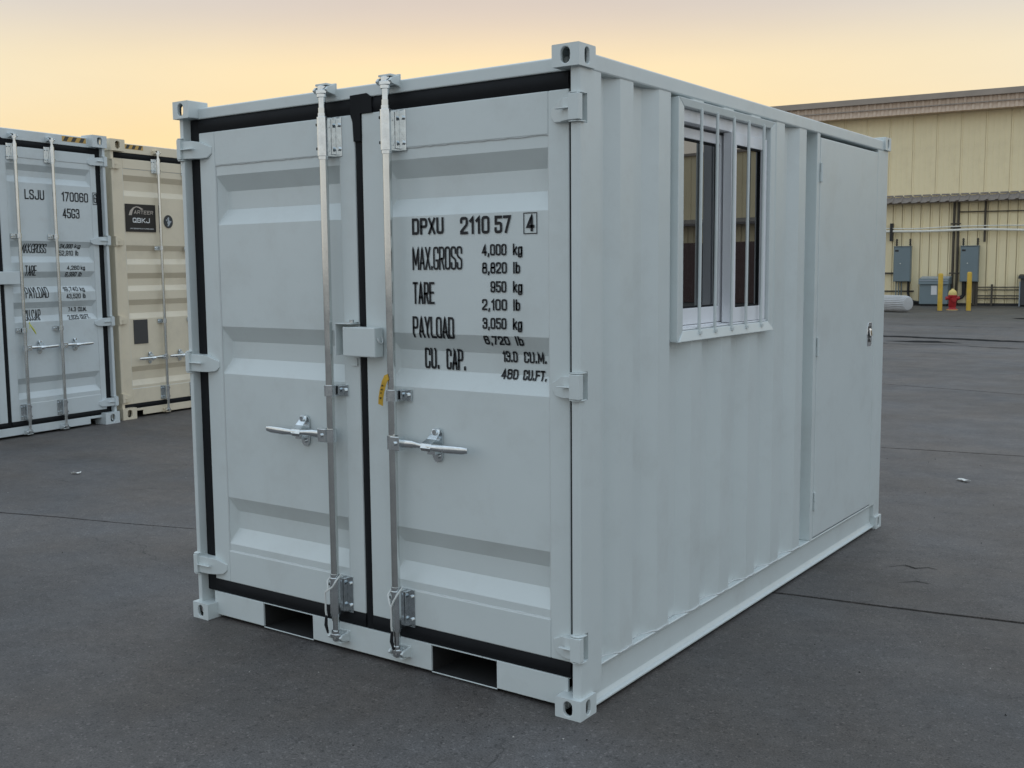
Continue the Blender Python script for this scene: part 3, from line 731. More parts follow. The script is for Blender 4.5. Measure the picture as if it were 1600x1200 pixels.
# fork pockets: dark tunnels under the sill
for (x0, x1) in ((-1.638, -1.338), (-.702, -.393)):
    b = MB(); y0, y1 = .058+.0085, 3.2
    b.quad((x0, y0, .012), (x1, y0, .012), (x1, y1, .012), (x0, y1, .012)); b.quad((x0, y0, .119), (x1, y0, .119), (x1, y1, .119), (x0, y1, .119))
    b.quad((x0, y0, .012), (x0, y1, .012), (x0, y1, .119), (x0, y0, .119)); b.quad((x1, y0, .012), (x1, y1, .012), (x1, y1, .119), (x1, y0, .119))
    b.build('fork_pocket', DARK, main)
# lock box between the doors
b = MB(); b.box(-1.076, -.909, .004, .052, 1.211, 1.324)
lb = b.build('lock_box', GREY, md['r'], .004)
b = MB(); b.tube([(-.9075, .018, 1.283), (-.902, .018, 1.274), (-.900, .022, 1.266), (-.900, .030, 1.262), (-.900, .038, 1.266), (-.902, .042, 1.276), (-.9075, .043, 1.286)], .0032, 8); b.build('padlock_staple', WELD, md['r'])
b = MB(); b.box(-1.112, -1.108, -.001, .058, 1.213, 1.338); b.box(-1.1078, -1.030, -.001, .058, 1.334, 1.338); b.build('lock_box_cover', GREY, md['l'], .001)
b = MB(); b.cyl((-1.050, .03, 1.338), (-1.050, .03, 1.350), .009, n=10); b.box(-1.075, -1.028, .015, .045, 1.3383, 1.341); b.build('lock_box_stud', ZINC, md['l'])
b = MB(); b.box(-1.076, -1.046, .050, .0575, 1.170, 1.174); b.box(-1.050, -1.046, .050, .0575, 1.1742, 1.200); b.build('padlock_staple', GREY, md['l'])

# right side wall of the office: corrugated sheet up to the personnel door
Fy = []       # (y, depth)
IN, OUT = .034, .0
prof = [(.165, IN), (.235, IN), (.292, OUT), (.384, OUT), (.440, IN), (.505, IN), (.575, OUT), (.668, OUT)]
y = .668
while y < 1.95:
    prof += [(y+.060, IN), (y+.124, IN), (y+.188, OUT), (y+.282, OUT)]; y += .282
prof += [(y+.04, .070), (2.222, .070)]
XW = lambda t, d, z: (-.0135-d, t, z)
WY0, WY1, WZ0, WZ1 = .716, 1.646, 1.262, 2.168           # window hole
b = MB(); pr2 = []
for (a, da), (c, dc) in zip(prof[:-1], prof[1:]):
    cuts = [a]+[q for q in (WY0, WY1) if a < q < c]+[c]
    for p, q in zip(cuts[:-1], cuts[1:]):
        dp = da+(dc-da)*(p-a)/(c-a); dq = da+(dc-da)*(q-a)/(c-a)
        if p >= WY0-1e-6 and q <= WY1+1e-6:
            b.quad(XW(p, dp, .156), XW(q, dq, .156), XW(q, dq, WZ0), XW(p, dp, WZ0)); b.quad(XW(p, dp, WZ1), XW(q, dq, WZ1), XW(q, dq, 2.2), XW(p, dp, 2.2))
        else: b.quad(XW(p, dp, .156), XW(q, dq, .156), XW(q, dq, 2.2), XW(p, dp, 2.2))
me = b.mesh('side_wall', GREY)
bm = bmesh.new(); bm.from_mesh(me); bmesh.ops.remove_doubles(bm, verts=bm.verts, dist=1e-5); bmesh.ops.recalc_face_normals(bm, faces=bm.faces); bm.to_mesh(me); bm.free()
place(me, 'side_wall', main, .004)
b = MB(); P_ = []                                         # weld along the foot of the corrugation
for (a, da), (c, dc) in zip(prof[:-1], prof[1:]):
    n = max(2, int((c-a)/.018))
    for i in range(n): P_.append((-.0135-(da+(dc-da)*i/n)+.002+rnd.uniform(-.001, .001), a+(c-a)*i/n, .158+rnd.uniform(-.001, .002)))
b.tube(P_, [rnd.uniform(.0022, .0045) for _ in P_], 6); b.build('weld_bead', WELD, main)
# personnel door with its jamb, hinges and paddle latch
b = MB(); b.box(-.085, -.0125, 2.222, 2.262, .156, 2.184); b.box(-.085, -.0125, 3.192, 3.285, .156, 2.184); b.build('door_jamb', GREY, main, .003)
b = MB(); b.box(-.060, -.0115, 2.267, 3.187, .164, 2.166)
pdoor = b.build('side_door', GREY, main, .004)
b = MB(); b.box(-.10, -.062, 2.262, 3.192, .150, 2.184); b.build('door_backing', DARK, pdoor)
for zz in (1.997, 1.137, .352):
    b = MB(); b.cyl((-.006, 2.266, zz-.045), (-.006, 2.266, zz+.000), .0085, n=10); b.cyl((-.006, 2.266, zz+.002), (-.006, 2.266, zz+.045), .0075, n=10)
    b.box(-.0122, -.0085, 2.268, 2.300, zz-.042, zz-.002); b.build('hinge', GREY, pdoor)
b = MB(); ly, lz = 3.105, 1.155
b.prism([(ly-.036, lz-.050), (ly-.028, lz-.066), (ly+.030, lz-.066), (ly+.038, lz-.056), (ly+.038, lz+.056), (ly+.030, lz+.066), (ly-.022, lz+.066), (ly-.036, lz+.040), (ly-.042, lz)], 0, -.0114, -.0085)
lt = b.build('door_latch', CHROME, main, .001)
b = MB(); b.box(-.0084, -.0070, ly-.024, ly+.022, lz-.044, lz+.046); b.build('latch_cup', PLATE, lt)
b = MB(); b.prism([(-.0069, lz+.034), (-.001, lz+.022), (.003, lz-.008), (-.002, lz-.012), (-.0069, lz+.006)], 1, ly-.016, ly+.016); b.build('latch_paddle', CHROME, lt, .002)
b = MB(); b.cyl((-.0069, ly, lz-.026), (-.002, ly, lz-.026), .011, n=14); b.build('key_cylinder', CHROME, lt)
lt.parent = pdoor
for c_ in list(lt.children): c_.parent = pdoor
# barred window
b = MB(); xo0, xo1 = -.060, .0
oy0, oy1, oz0, oz1 = .708, 1.655, 1.254, 2.175; iy0, iy1, iz0, iz1 = .762, 1.612, 1.296, 2.144
# mitred frame whose inner edge steps back; the sill flares outwards
def mitre(p0, p1, q0, q1, x_o=xo1, x_i=xo1-.004):
    vs = [(xo0, *p0), (xo0, *p1), (x_o, *p0), (x_o, *p1), (x_i, *q0), (x_i, *q1), (xo0, *q0), (xo0, *q1)]
    b.add(vs, [[0, 1, 3, 2], [2, 3, 5, 4], [4, 5, 7, 6], [0, 2, 4, 6], [1, 3, 5, 7]])
mitre((oy0, oz0), (oy0, oz1), (iy0, iz0), (iy0, iz1)); mitre((oy0, oz1), (oy1, oz1), (iy0, iz1), (iy1, iz1))
mitre((oy1, oz1), (oy1, oz0), (iy1, iz1), (iy1, iz0)); mitre((oy1, oz0), (oy0, oz0), (iy1, iz0), (iy0, iz0), xo1+.008, xo1-.004)
win = b.build('window', GREY, main, .003)
b = MB(); b.box(-.112, -.060, iy0-.01, iy1+.01, iz0-.02, iz0+.012); b.box(-.112, -.061, iy0-.01, iy1+.01, 2.095, iz1+.02); b.box(-.112, -.061, iy0-.03, iy0+.022, iz0+.0125, 2.0945); b.box(-.112, -.061, iy1-.020, iy1+.03, iz0+.0125, 2.0945)
b.box(-.060, -.030, iy0+.002, iy1-.002, 2.096, iz1-.001); b.box(-.060, -.014, iy0+.002, iy1-.002, iz0+.001, iz0+.008)
b.build('window_lining', PVC, win, .002)
def sash(y0, y1, x0, x1, zb_, zt_, st, rb, rt):
    b = MB(); b.box(x0, x1, y0, y0+st, zb_, zt_); b.box(x0, x1, y1-st, y1, zb_, zt_); b.box(x0, x1, y0+st, y1-st, zb_, zb_+rb); b.box(x0, x1, y0+st, y1-st, zt_-rt, zt_)
    s_ = b.build('sash', PVC, win, .002)
    b = MB(); xm = (x0+x1)/2; b.box(xm-.003, xm+.003, y0+st-.004, y1-st+.004, zb_+rb-.004, zt_-rt+.004); b.build('glass_pane', GLASS, win)
    b = MB(); e = .007
    for (a, c, d, f_) in ((y0+st, y1-st, zb_+rb, zb_+rb+e), (y0+st, y1-st, zt_-rt-e, zt_-rt), (y0+st, y0+st+e, zb_+rb+e, zt_-rt-e), (y1-st-e, y1-st, zb_+rb+e, zt_-rt-e)): b.box(xm+.004, xm+.010, a, c, d, f_)
    b.build('glazing_gasket', RUBBER, win)
sash(iy0+.024, 1.272, -.106, -.068, iz0+.014, 2.085, .048, .066, .040)
sash(1.232, iy1-.002, -.058, -.020, iz0+.010, 2.094, .052, .062, .048)
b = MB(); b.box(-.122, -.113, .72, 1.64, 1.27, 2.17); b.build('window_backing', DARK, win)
for (y0, y1) in ((.912, .892), (1.066, 1.028), (1.226, 1.190), (1.371, 1.347), (1.530, 1.514)):
    ym = (y0+y1)/2
    b = MB(); b.cyl((-.003, ym, 1.286), (-.003, ym+.008, 2.150), .0068, n=10); b.cyl((.002, ym, 1.288), (.002, ym, 1.276), .0095, n=10); b.build('window_bar', GREY, win)

# hanging on the bars
def loop_cable(label, bx, zt_, hang, side):
    b = MB(); pts = []
    y = .016
    A = [(bx-.026, y+.004, zt_-.006), (bx-.024, y-.020, zt_-.022), (bx-.010, y-.030, zt_-.048), (bx-.004+side, y-.032, zt_-.066), (bx-.004+side, y-.031, zt_-.10), (bx-.006+side, y-.030, zt_-.14), (bx-.006+side, y-.026, zt_-.165)]
    B = [(bx-.024, y+.004, zt_-.004), (bx, y+.020, zt_+.004), (bx+.026, y+.006, zt_+.006), (bx+.026, y-.018, zt_-.010), (bx+.012, y-.028, zt_-.038), (bx-.002+side, y-.034, zt_-.064), (bx-.001+side, y-.034, zt_-.10), (bx-.003+side, y-.032, zt_-.14), (bx-.004+side, y-.026, zt_-.165)]
    b.tube(A, .0036, 8); b.tube(B, .0036, 8)
    b2 = MB(); b2.tube([(bx-.005+side, y-.028, zt_-.160), (bx-.006+side, y-.030, zt_-.20), (bx-.002+side, y-.024, zt_-.235)], [.005, .007, .004], 10)
    t = thing('cable_seal', label, 'cable'); b.build('cable', CABLE, t); b2.build('seal_barrel', INK, t); return t
loop_cable('pale wire seal looped in a V round the right bar of the office doors', -.838, .325, 0, .004)
loop_cable('pale wire seal hanging off the edge of the left bar of the office doors', -1.162, .325, 0, -.022)
def strip_tag(name, label, pts, wd, m_, cat, marks=None):
    b = MB(); L_, R_ = [], []
    for i, p in enumerate(pts):
        p = Vector(p); d = (Vector(pts[min(i+1, len(pts)-1)])-Vector(pts[max(i-1, 0)])); n = Vector((-d.z, 0, d.x)).normalized()*wd/2
        L_.append(p+n); R_.append(p-n)
    k = len(pts); bk = Vector((0, .0012, 0))
    b.add(L_+R_+[p+bk for p in L_]+[p+bk for p in R_], [[i, i+1, k+i+1, k+i] for i in range(k-1)]+[[2*k+i, 3*k+i, 3*k+i+1, 2*k+i+1] for i in range(k-1)]+[[i, 2*k+i, 2*k+i+1, i+1] for i in range(k-1)]+[[k+i, k+i+1, 3*k+i+1, 3*k+i] for i in range(k-1)])
    o = b.build(name, m_); return tag(o, label, cat)
yt = strip_tag('paper_tag', 'yellow paper tag hanging crookedly from the right bar of the office doors', [(-.838, -.003, 1.142), (-.846, -.006, 1.140), (-.858, -.006, 1.118), (-.872, -.002, 1.088), (-.884, .004, 1.060), (-.892, .010, 1.032)], .024, YELLOW, 'tag')
b = MB()
for (cx, cz, s_) in ((-.862, 1.110, .008), (-.870, 1.094, .006), (-.875, 1.081, .005), (-.884, 1.060, .006)):
    for k in range(3): b.box(cx-s_*.6+rnd.uniform(-.003, .003), cx+s_*.3+rnd.uniform(-.003, .003), -.010+(1.11-cz)*.25, -.009+(1.11-cz)*.25, cz-.003+k*.002-.001, cz-.002+k*.002)
b.build('print_marks', INK, yt)

# ------------------------------------------------------------------ big containers behind on the left
RIBS5 = ((2.556, 2.386), (1.843, 1.640), (1.553, 1.353), (1.265, 1.076), (.550, .352))
BIGP = dict(W=2.438, L=12.19, H=2.896, paint=GREY2, cast=(.178, .162, .118), hole=(.060, .082), yd=.064, post=(.046, .200), hinges=(2.645, 1.860, 1.045, .225), hinge_h=.090,
    z_header=2.772, z_header_top=2.872, z_sill=.098, sill_bot=.022, cuts=((-2.30, -2.124, .072, False), (-.314, -.142, .072, False)),
    z_door=(.150, 2.712), gap=.042, door_edge=(.110, .104), post_l=.046, stile=((.085, .060), (.085, .064)), z_panel=(.308, 2.612), ribs=RIBS5, slope=.058, rib_depth=.036,
    bars=dict(l=((-2.438+.604, -1, 1), (-2.438+1.010, -1, -1)), r=((-1.044, -1, 1), (-.640, -1, 1))), yb=.020, bar_z=(.110, 2.735), bar_r=.0165, sleeves=(.235, 2.660), guides=(1.886, 1.006), handle_z=.838, scale=1.0, blade=(.10, .10),
    flap=((-.035, .012), (.055, .014), (.085, -.002), (.085, -.058), (.02, -.058), (.02, -.16), (-.02, -.16), (-.024, -.09), (-.035, -.06)), rail=(2.785, 2.850), flange=.156, plain_right=True)
GRP = 'tall shipping containers parked in a row on the left'
ls, ld = container('shipping_container', 'tall blue grey shipping container at the left edge with black stencilled numbers', BIGP, (-7.8347, 3.6645, 0), R(96.153), GRP)
yf2 = lambda x, z: rib_y(RIBS5, z, .069, .036, .058)
for s, rows, tk in [('number', [('LSJU',-.928,-.715,2.232,2.324),('170060',-.519,-.208,2.232,2.323),('6',-.144,-.110,2.232,2.319),('45G3',-.516,-.320,2.070,2.164)], .0118),
        ('gross', [('MAX.GROSS',-.983,-.698,1.729,1.817)], .0082), ('gross', [('24,000',-.547,-.399,1.777,1.819),('kg',-.376,-.306,1.780,1.820),('52,910',-.554,-.391,1.708,1.756),('lb',-.366,-.329,1.708,1.758)], .0068),
        ('tare', [('TARE',-.965,-.840,1.515,1.612)], .0090), ('tare', [('4,260',-.499,-.354,1.568,1.609),('kg',-.338,-.287,1.568,1.609),('9,390',-.510,-.380,1.503,1.547),('lb',-.356,-.315,1.503,1.547)], .0068),
        ('payload', [('PAYLOAD',-.977,-.722,1.303,1.406)], .0090), ('payload', [('19,740',-.545,-.373,1.359,1.402),('kg',-.351,-.297,1.357,1.400),('43,520',-.523,-.355,1.288,1.335),('lb',-.331,-.296,1.288,1.335)], .0068),
        ('capacity', [('CU.CAP',-.983,-.799,1.091,1.193)], .0090), ('capacity', [('74.3',-.484,-.390,1.158,1.201),('CU.M.',-.368,-.265,1.156,1.201),('2,625',-.504,-.379,1.081,1.126),('CU.FT.',-.360,-.248,1.082,1.126)], .0068)]:
    for (t_, x0, x1, z0, z1) in rows:
        b = MB(); text(b, t_, x0, x1, z0, z1, .0085 if t_ == '6' else tk, (lambda x, z: .0635) if (t_ == '6' and s == 'number') else yf2, gap=.16 if len(t_) > 6 else .24); b.build(s+'_lettering', INK, ld['r'])
b = MB(); x0, x1, z0, z1, e = -.157, -.108, 2.214, 2.334, .0055
for (a, c, d, f_) in ((x0, x1, z0, z0+e), (x0, x1, z1-e, z1), (x0, x0+e, z0+e, z1-e), (x1-e, x1, z0+e, z1-e)): b.quad((a, .0605, d), (c, .0605, d), (c, .0605, f_), (a, .0605, f_))
b.build('check_digit_box', INK, ld['r'])
def hazard(T, x0, x1, z0, z1, y, n=3):
    b = MB(); b.box(x0, x1, y-.001, y, z0, z1); o = b.build('hazard_sticker', STRIPE_Y, T)
    b = MB(); p = (x1-x0)/n
    for i in range(n):
        a = x0+i*p+.10*p; b.poly([(a, y-.0018, z0+.003), (a+.48*p, y-.0018, z0+.003), (a+.78*p, y-.0018, z1-.003), (a+.30*p, y-.0018, z1-.003)])
    b.build('dark_stripe', STRIPE_K, o)
hazard(ls, -.485, -.205, 2.808, 2.858, .0615); hazard(ls, -2.233, -1.953, 2.808, 2.858, .0615)
b = MB(); b.box(-1.224-.06, -1.065, .010, .058, 1.438, 1.556); b.build('lock_box', GREY2, ld['r'], .004)
o = MB(); o.tube([(-1.012, -.004, 1.075), (-1.000, -.012, 1.050), (-.975, -.016, 1.010), (-.945, -.012, .965)], [.004, .006, .009, .004], 8); o.tube([(-1.005, -.004, 1.085), (-1.008, -.012, 1.055), (-1.012, -.014, 1.02)], .004, 6)
t_ = tag(o.build('plastic_tie', LIME), 'yellow green plastic tie on the bar of the stencilled blue grey container', 'tie'); t_.location = ls.location; t_.rotation_euler = ls.rotation_euler
TANP = dict(BIGP); TANP.update(paint=TAN, door_edge=(.064, .104), stile=((.085, .125), (.085, .064)), bars=dict(l=((-2.438+.618, -1, -1), (-2.438+1.030, -1, -1)), r=((-1.044, -1, 1), (-.640, -1, 1))), handle_z=.625, guides=(1.792, 1.012), ribs=((2.545, 2.330), (1.820, 1.62), (1.530, 1.34), (1.250, 1.05), (.545, .340)))
tn, td = container('shipping_container', 'tall tan shipping container with a black sign half hidden behind the office', TANP, (-8.1159, 6.2019, 0), R(94.321), GRP)
hazard(tn, -2.212, -1.975, 2.815, 2.862, .0615)
b = MB(); b.box(-2.241, -1.850, .057, .0635, 1.963, 2.250); sg = b.build('name_sign', SIGNK, td['l'])
sy = lambda x, z: .0565
def tanpart(nm, m_, fn):
    b = MB(); fn(b); o = b.build(nm, m_, td['l']); return o
tanpart('sign_lettering', SIGNT, lambda b: text(b, 'ARTEER', -2.137, -1.888, 2.148, 2.186, .0062, sy, gap=.2, slant=.15))
tanpart('sign_emblem', SIGNT, lambda b: [b.quad(*q) for q in [((-2.204,.0556,2.133),(-2.164,.0556,2.134),(-2.150,.0556,2.178),(-2.184,.0556,2.181)), ((-2.184,.0556,2.181),(-2.150,.0556,2.178),(-2.132,.0556,2.204),(-2.143,.0556,2.215)), ((-2.143,.0556,2.215),(-2.132,.0556,2.204),(-2.102,.0556,2.219),(-2.102,.0556,2.228)), ((-2.102,.0556,2.228),(-2.102,.0556,2.219),(-2.070,.0556,2.213),(-2.062,.0556,2.223)), ((-2.062,.0556,2.223),(-2.070,.0556,2.213),(-2.037,.0556,2.192),(-2.010,.0556,2.201))]])
tanpart('code_lettering', SIGNW, lambda b: text(b, 'QBKJ', -2.156, -1.933, 2.057, 2.108, .0092, sy, gap=.2))
tanpart('web_lettering', SIGNW, lambda b: text(b, 'ARTEERSTRUCTURES.COM', -2.193, -1.887, 1.990, 2.001, .0022, sy, gap=.2))
def badge(b): b.prism([(-1.672+.060*math.cos(R(a)), 2.082+.070*math.sin(R(a))) for a in range(0, 360, 15)], 1, .060, .0685)
tanpart('round_badge', BADGE, badge)
tanpart('badge_figure', BADGEW, lambda b: [b.prism(p, 1, .057, .0598) for p in ([(-1.690, 2.112), (-1.676, 2.130), (-1.664, 2.120), (-1.668, 2.098), (-1.650, 2.084), (-1.640, 2.092), (-1.634, 2.080), (-1.652, 2.066), (-1.660, 2.048), (-1.674, 2.034), (-1.690, 2.030), (-1.684, 2.052), (-1.694, 2.070), (-1.682, 2.086)], [(-1.712, 2.098), (-1.700, 2.106), (-1.690, 2.098), (-1.696, 2.084)])])
tanpart('dark_plate', PLATE, lambda b: b.box(-2.197, -2.017, .060, .0685, .782, 1.037))

# ------------------------------------------------------------------ warehouse
WH_T = R(6.0)
wh = thing('warehouse', 'long beige metal warehouse with a ribbed eave and a grey awning', 'building', (-5.8457, 40.3300, 0), WH_T)
S0, S1 = -34.0, 11.0
b = MB(); b.box(S0+.1, S1-.1, .12, 30, -.01, 7.55); b.build('wall_core', CLAD, wh)
# lower wall: flat pans .33 m wide with a raised rib between them
def cladding(name, m_, w_, z0, z1, rib, dep, fine, gr=.022):
    b = MB(); pts = [(0, 0), (rib*.25, -dep), (rib*.75, -dep), (rib, 0)]
    x_ = rib
    for i in range(fine):
        p = rib+(w_-rib)*(i+1)/(fine+1); pts += [(p-.018, 0), (p-.009, -dep*.3), (p+.009, -dep*.3), (p+.018, 0)]
    pts.append((w_-gr, 0)); pts.append((w_-gr+.002, gr*2)); pts.append((w_, gr*2))
    for (a, da), (c, dc) in zip(pts[:-1], pts[1:]): b.quad((a, .05+da, z0), (c, .05+dc, z0), (c, .05+dc, z1), (a, .05+da, z1))
    return b.mesh(name, m_)
low = cladding('wall_panel', CLAD, .336, .0, 4.02, .07, .034, 0)
upp = cladding('wall_panel', CLAD2, .850, 4.0, 7.30, .07, .024, 3, .009)
def run(me, name, w_, s_from, s_to, near0=-16, near1=4.5, z=0.0):
    s = s_from; far = []
    while s < s_to:
        if near0 < s < near1: place(me, name, wh, 0, (s, 0, z))
        else: far.append(s)
        s += w_
    mb_ = MB()
    vs = [tuple(v.co) for v in me.vertices]; fs = [list(p.vertices) for p in me.polygons]
    for s in far: mb_.add([(v[0]+s, v[1], v[2]+z) for v in vs], fs)
    if far:
        o = mb_.build(name, me.materials[0], wh); o['kind'] = 'stuff'
run(low, 'wall_panel', .336, -33.92, S1-.3); run(upp, 'wall_panel', .850, -33.81, S1-.8)
# awning over the ground floor: sloped trapezoid sheets
b = MB(); w_ = .336; pts = [(0, .055), (.03, .0), (.20, .0), (.30, .05), (.336, .055)]
for (a, da), (c, dc) in zip(pts[:-1], pts[1:]): b.quad((a, -.50, 3.86+da*.8), (c, -.50, 3.86+dc*.8), (c, .02, 4.09+dc*.8), (a, .02, 4.09+da*.8))
b.box(.03, w_-.03, -.02, .018, 4.135, 4.18)
run(b.mesh('awning_sheet', CANOPY), 'awning_sheet', w_, -33.9, S1-.7)
b = MB(); b.box(S0, S1, -.30, -.26, 3.84, 3.90); b.build('awning_purlin', FASCIA, wh)
# eave: grey gutter over two courses of pinkish ribbed sheet with a scalloped foot
b = MB(); b.box(S0, S1, -.55, -.30, 7.62, 7.84); b.build('gutter', FASCIA, wh, .01)
b = MB(); w_ = .29; pts = [(0, 0), (.05, .045), (.12, .045), (.17, 0), (.288, 0)]
for (z0, z1, y0, y1) in ((7.40, 7.635, -.42, -.42), (7.15, 7.40, -.46, -.40)):
    for (a, da), (c, dc) in zip(pts[:-1], pts[1:]): b.quad((a, y0-da, z0), (c, y0-dc, z0), (c, y1-dc, z1), (a, y1-da, z1))
for (a, da), (c, dc) in zip(pts[:-1], pts[1:]): b.quad((a, -.46-da, 7.15), (c, -.46-dc, 7.15), (c, -.2, 7.15), (a, -.2, 7.15))
run(b.mesh('eave_sheet', EAVE), 'eave_sheet', w_, -33.9, S1-.3, -16, 4)
b = MB(); b.box(S0, S1, -.36, .1, 7.155, 7.60); b.build('eave_backing', EAVE, wh)
b = MB(); b.box(S0, S1, -.50, -.48, 7.385, 7.42); b.build('eave_trim', FASCIA, wh)
b = MB(); b.prism([(-.30, 7.56), (-.30, 7.80), (15, 9.2), (30, 7.8), (30, 7.56)], 0, S0+.05, S1-.05); b.build('roof', FASCIA, wh)
# conduits and pipes on the wall
def pipe(nm, m_, pts, r, n=8): 
    b = MB(); b.tube(pts, r, n); return b.build(nm, m_, wh)
yy = -.04
pipe('conduit', CONDUIT, [(-2.49, yy, 3.9), (-2.49, yy, .06)], .045); pipe('conduit', CONDUIT, [(-2.335, yy, 3.9), (-2.335, yy, .06)], .045); pipe('conduit', CONDUIT, [(-1.415, yy, 3.9), (-1.415, yy, 2.36)], .04)
for zz in (3.05, 1.21, 2.9):
    b = MB(); b.box(-2.60, -2.24, -.10, -.088, zz-.025, zz+.025); b.build('conduit_strap', CONDUIT, wh)
pipe('thin_pipe', CONDUIT, [(-2.30, yy, 3.49), (6, yy, 3.40)], .02)
q = []
for i in range(60):
    s = -14+i*.4; q.append((s, -.16, 2.955-.05*math.exp(-((s+3.9)/1.0)**2)-.016*max(0, s+1.4)-.04*math.exp(-((s+9)/1.5)**2)))
pipe('white_pipe', WHITEP, q, .022)
q = [(-14+i*.4, -.16, 2.83-.03*math.exp(-((-14+i*.4+3.4)/1.2)**2)-.05*max(0, (-14+i*.4)+1.5)) for i in range(60)]
pipe('white_pipe', WHITEP, q, .045)
b = MB(); b.box(-4.76, -4.66, -.22, .0, 2.45, 3.12); b.build('pipe_hanger', BLACKP, wh)
for zz, s_ in ((.685, .02), (.585, .02), (.372, .022), (.272, .022)): pipe('low_pipe', CONDUIT, [(-1.66, -.06, zz), (.4, -.06, zz)], s_)
b = MB(); b.box(-1.13, -1.07, -.14, -.02, 0, .79); b.build('pipe_support', CONDUIT, wh)
b = MB(); b.box(-1.70, -1.58, -.10, -.02, 0, .92); b.build('pipe_support', CONDUIT, wh)
pipe('low_pipe', CONDUIT, [(-9, -.05, 1.22), (-4.55, -.05, 1.22)], .035); pipe('low_pipe', CONDUIT, [(-9, -.05, .53), (-3.85, -.05, .53)], .03)
pipe('conduit', BLACKP, [(-4.05, -.1, .92), (-4.05, -.1, .45), (-3.98, -.1, .24), (-3.84, -.1, .14), (-3.6, -.1, .10), (-3.4, -.1, .10)], .045)
for ss in (-4.50, -4.40, -4.30): pipe('conduit', CAB, [(ss, -.1, .92), (ss, -.1, .36), (ss-.08, -.1, .24), (ss-.3, -.1, .20), (-6, -.1, .2)], .02)
pipe('conduit', BLACKP, [(-2.06, -.12, .92), (-2.06, -.12, .40), (-2.12, -.12, .32), (-2.5, -.3, .16)], .07); pipe('conduit', CONDUIT, [(-1.72, -.12, .92), (-1.72, -.12, .02)], .05)
b = MB(); b.box(S0, S1, -.03, .08, -.01, .09); b.build('base_trim', BLACKP, wh)
def at(s, y, z=0.0): return (-5.8457+s*math.cos(WH_T)-y*math.sin(WH_T), 40.33+s*math.sin(WH_T)+y*math.cos(WH_T), z)
def cabinet(label, s0, s1, z0, z1):
    t = thing('electrical_cabinet', label, 'cabinet', at((s0+s1)/2, -.08, z0), WH_T, 'electrical cabinets on the warehouse wall'); h = (s1-s0)/2; hh_ = z1-z0
    b = MB(); b.box(-h, h, -.20, .10, 0, hh_); b.build('cabinet_body', CAB, t, .008)
    b = MB(); b.box(-h+.02, h-.02, -.225, -.2005, .02, hh_-.02); b.build('cabinet_door', CAB, t, .006)
    b = MB(); b.box(-h-.012, h+.012, -.24, .10, hh_+.0005, hh_+.02); b.build('rain_hood', CAB, t)
    b = MB(); b.box(-h+.05, -h+.18, -.228, -.2255, hh_-.19, hh_-.12); b.build('name_plate', BLACKP, t)
    b = MB(); b.cyl((-.06, -.226, hh_*.52), (-.06, -.245, hh_*.52), .018, n=10); b.build('latch', WHITEP, t)
    for sx in (-h+.07, h-.06):
        b = MB()
        for k in range(3): b.tube([(sx+.03*math.cos(a*.7), -.02, hh_+.08+k*.085+.04*math.sin(a*.7)) for a in range(10)], .012, 6)
        b.cyl((sx, -.02, hh_+.02), (sx, -.02, hh_+.30), .012); b.build('cable_hook', BLACKP, t)
cabinet('blue grey wall cabinet nearer the office container, above the ribbed roll', -4.58, -3.96, .90, 2.23)
cabinet('blue grey wall cabinet behind the right yellow bollard', -2.20, -1.57, .89, 2.21)
t = thing('transformer_box', 'squat blue grey utility box with a pale lid behind the left bollard', 'utility box', at(-3.02, -.55), WH_T)
b = MB(); b.box(-.50, .50, -.36, .40, .07, .80); b.build('box_body', CAB, t, .015)
b = MB(); b.box(-.44, .44, -.30, .34, 0, .07); b.build('box_base', BLACKP, t)
b = MB(); b.prism([(-.42, .805), (-.40, 1.00), (-.30, 1.02), (.42, 1.10), (.44, .805)], 0, -.53, .53); b.build('box_lid', CAB, t, .012)
b = MB(); b.quad((-.50, -.405, 1.004), (.50, -.405, 1.004), (.50, .3, 1.098), (-.50, .3, 1.098)); b.build('lid_top', CABTOP, t)
b = MB(); b.box(-.50, .50, -.425, -.415, .93, .975); b.build('lid_flap', CABTOP, t)
b = MB(); b.box(-.08, .12, -.368, -.3605, .42, .76); b.build('notice', LABEL, t)
t = thing('utility_cabinet', 'dark steel cabinet with a black hood cut off by the right edge', 'cabinet', at(.32, -.3), WH_T)
b = MB(); b.box(-.42, .42, -.3, .3, .04, 1.0); b.build('cabinet_body', PLATE, t, .01)
b = MB(); b.prism([(-.36, 1.0), (-.30, 1.10), (.3, 1.16), (.36, 1.0)], 0, -.5, .5); b.build('cabinet_hood', BLACKP, t, .01)
b = MB(); b.box(-.46, -.425, -.3, .3, .0, .9); b.build('side_panel', CABTOP, t)
# a lower wing further along, out of frame, that the window glass mirrors
wing = thing('warehouse', 'lower beige metal wing of the warehouse, mirrored in the barred window', 'building', at(11.2, 0), WH_T)
b = MB(); b.box(0, 46, .12, 24, -.01, 6.62); b.build('wall_core', CLAD, wing)
def joined(nm, me, w_, n, zs_=1.0, z0=0):
    mb_ = MB(); vs = [tuple(v.co) for v in me.vertices]; fs = [list(p.vertices) for p in me.polygons]
    for i in range(n): mb_.add([(v[0]+i*w_, v[1], z0+(v[2]-z0)*zs_) for v in vs], fs)
    o = mb_.build(nm, me.materials[0], wing); o['kind'] = 'stuff'
joined('wall_panel', low, .336, 136, .88); joined('wall_panel', upp, .85, 54, .905, 0)
b = MB(); b.prism([(-.6, 3.40), (.02, 3.62), (.02, 3.70), (-.62, 3.50)], 0, 0, 46); b.build('awning', CANOPY, wing)
b = MB(); b.box(-.05, 46.05, -.06, 24, 6.60, 6.72); b.build('roof_edge', FASCIA, wing)
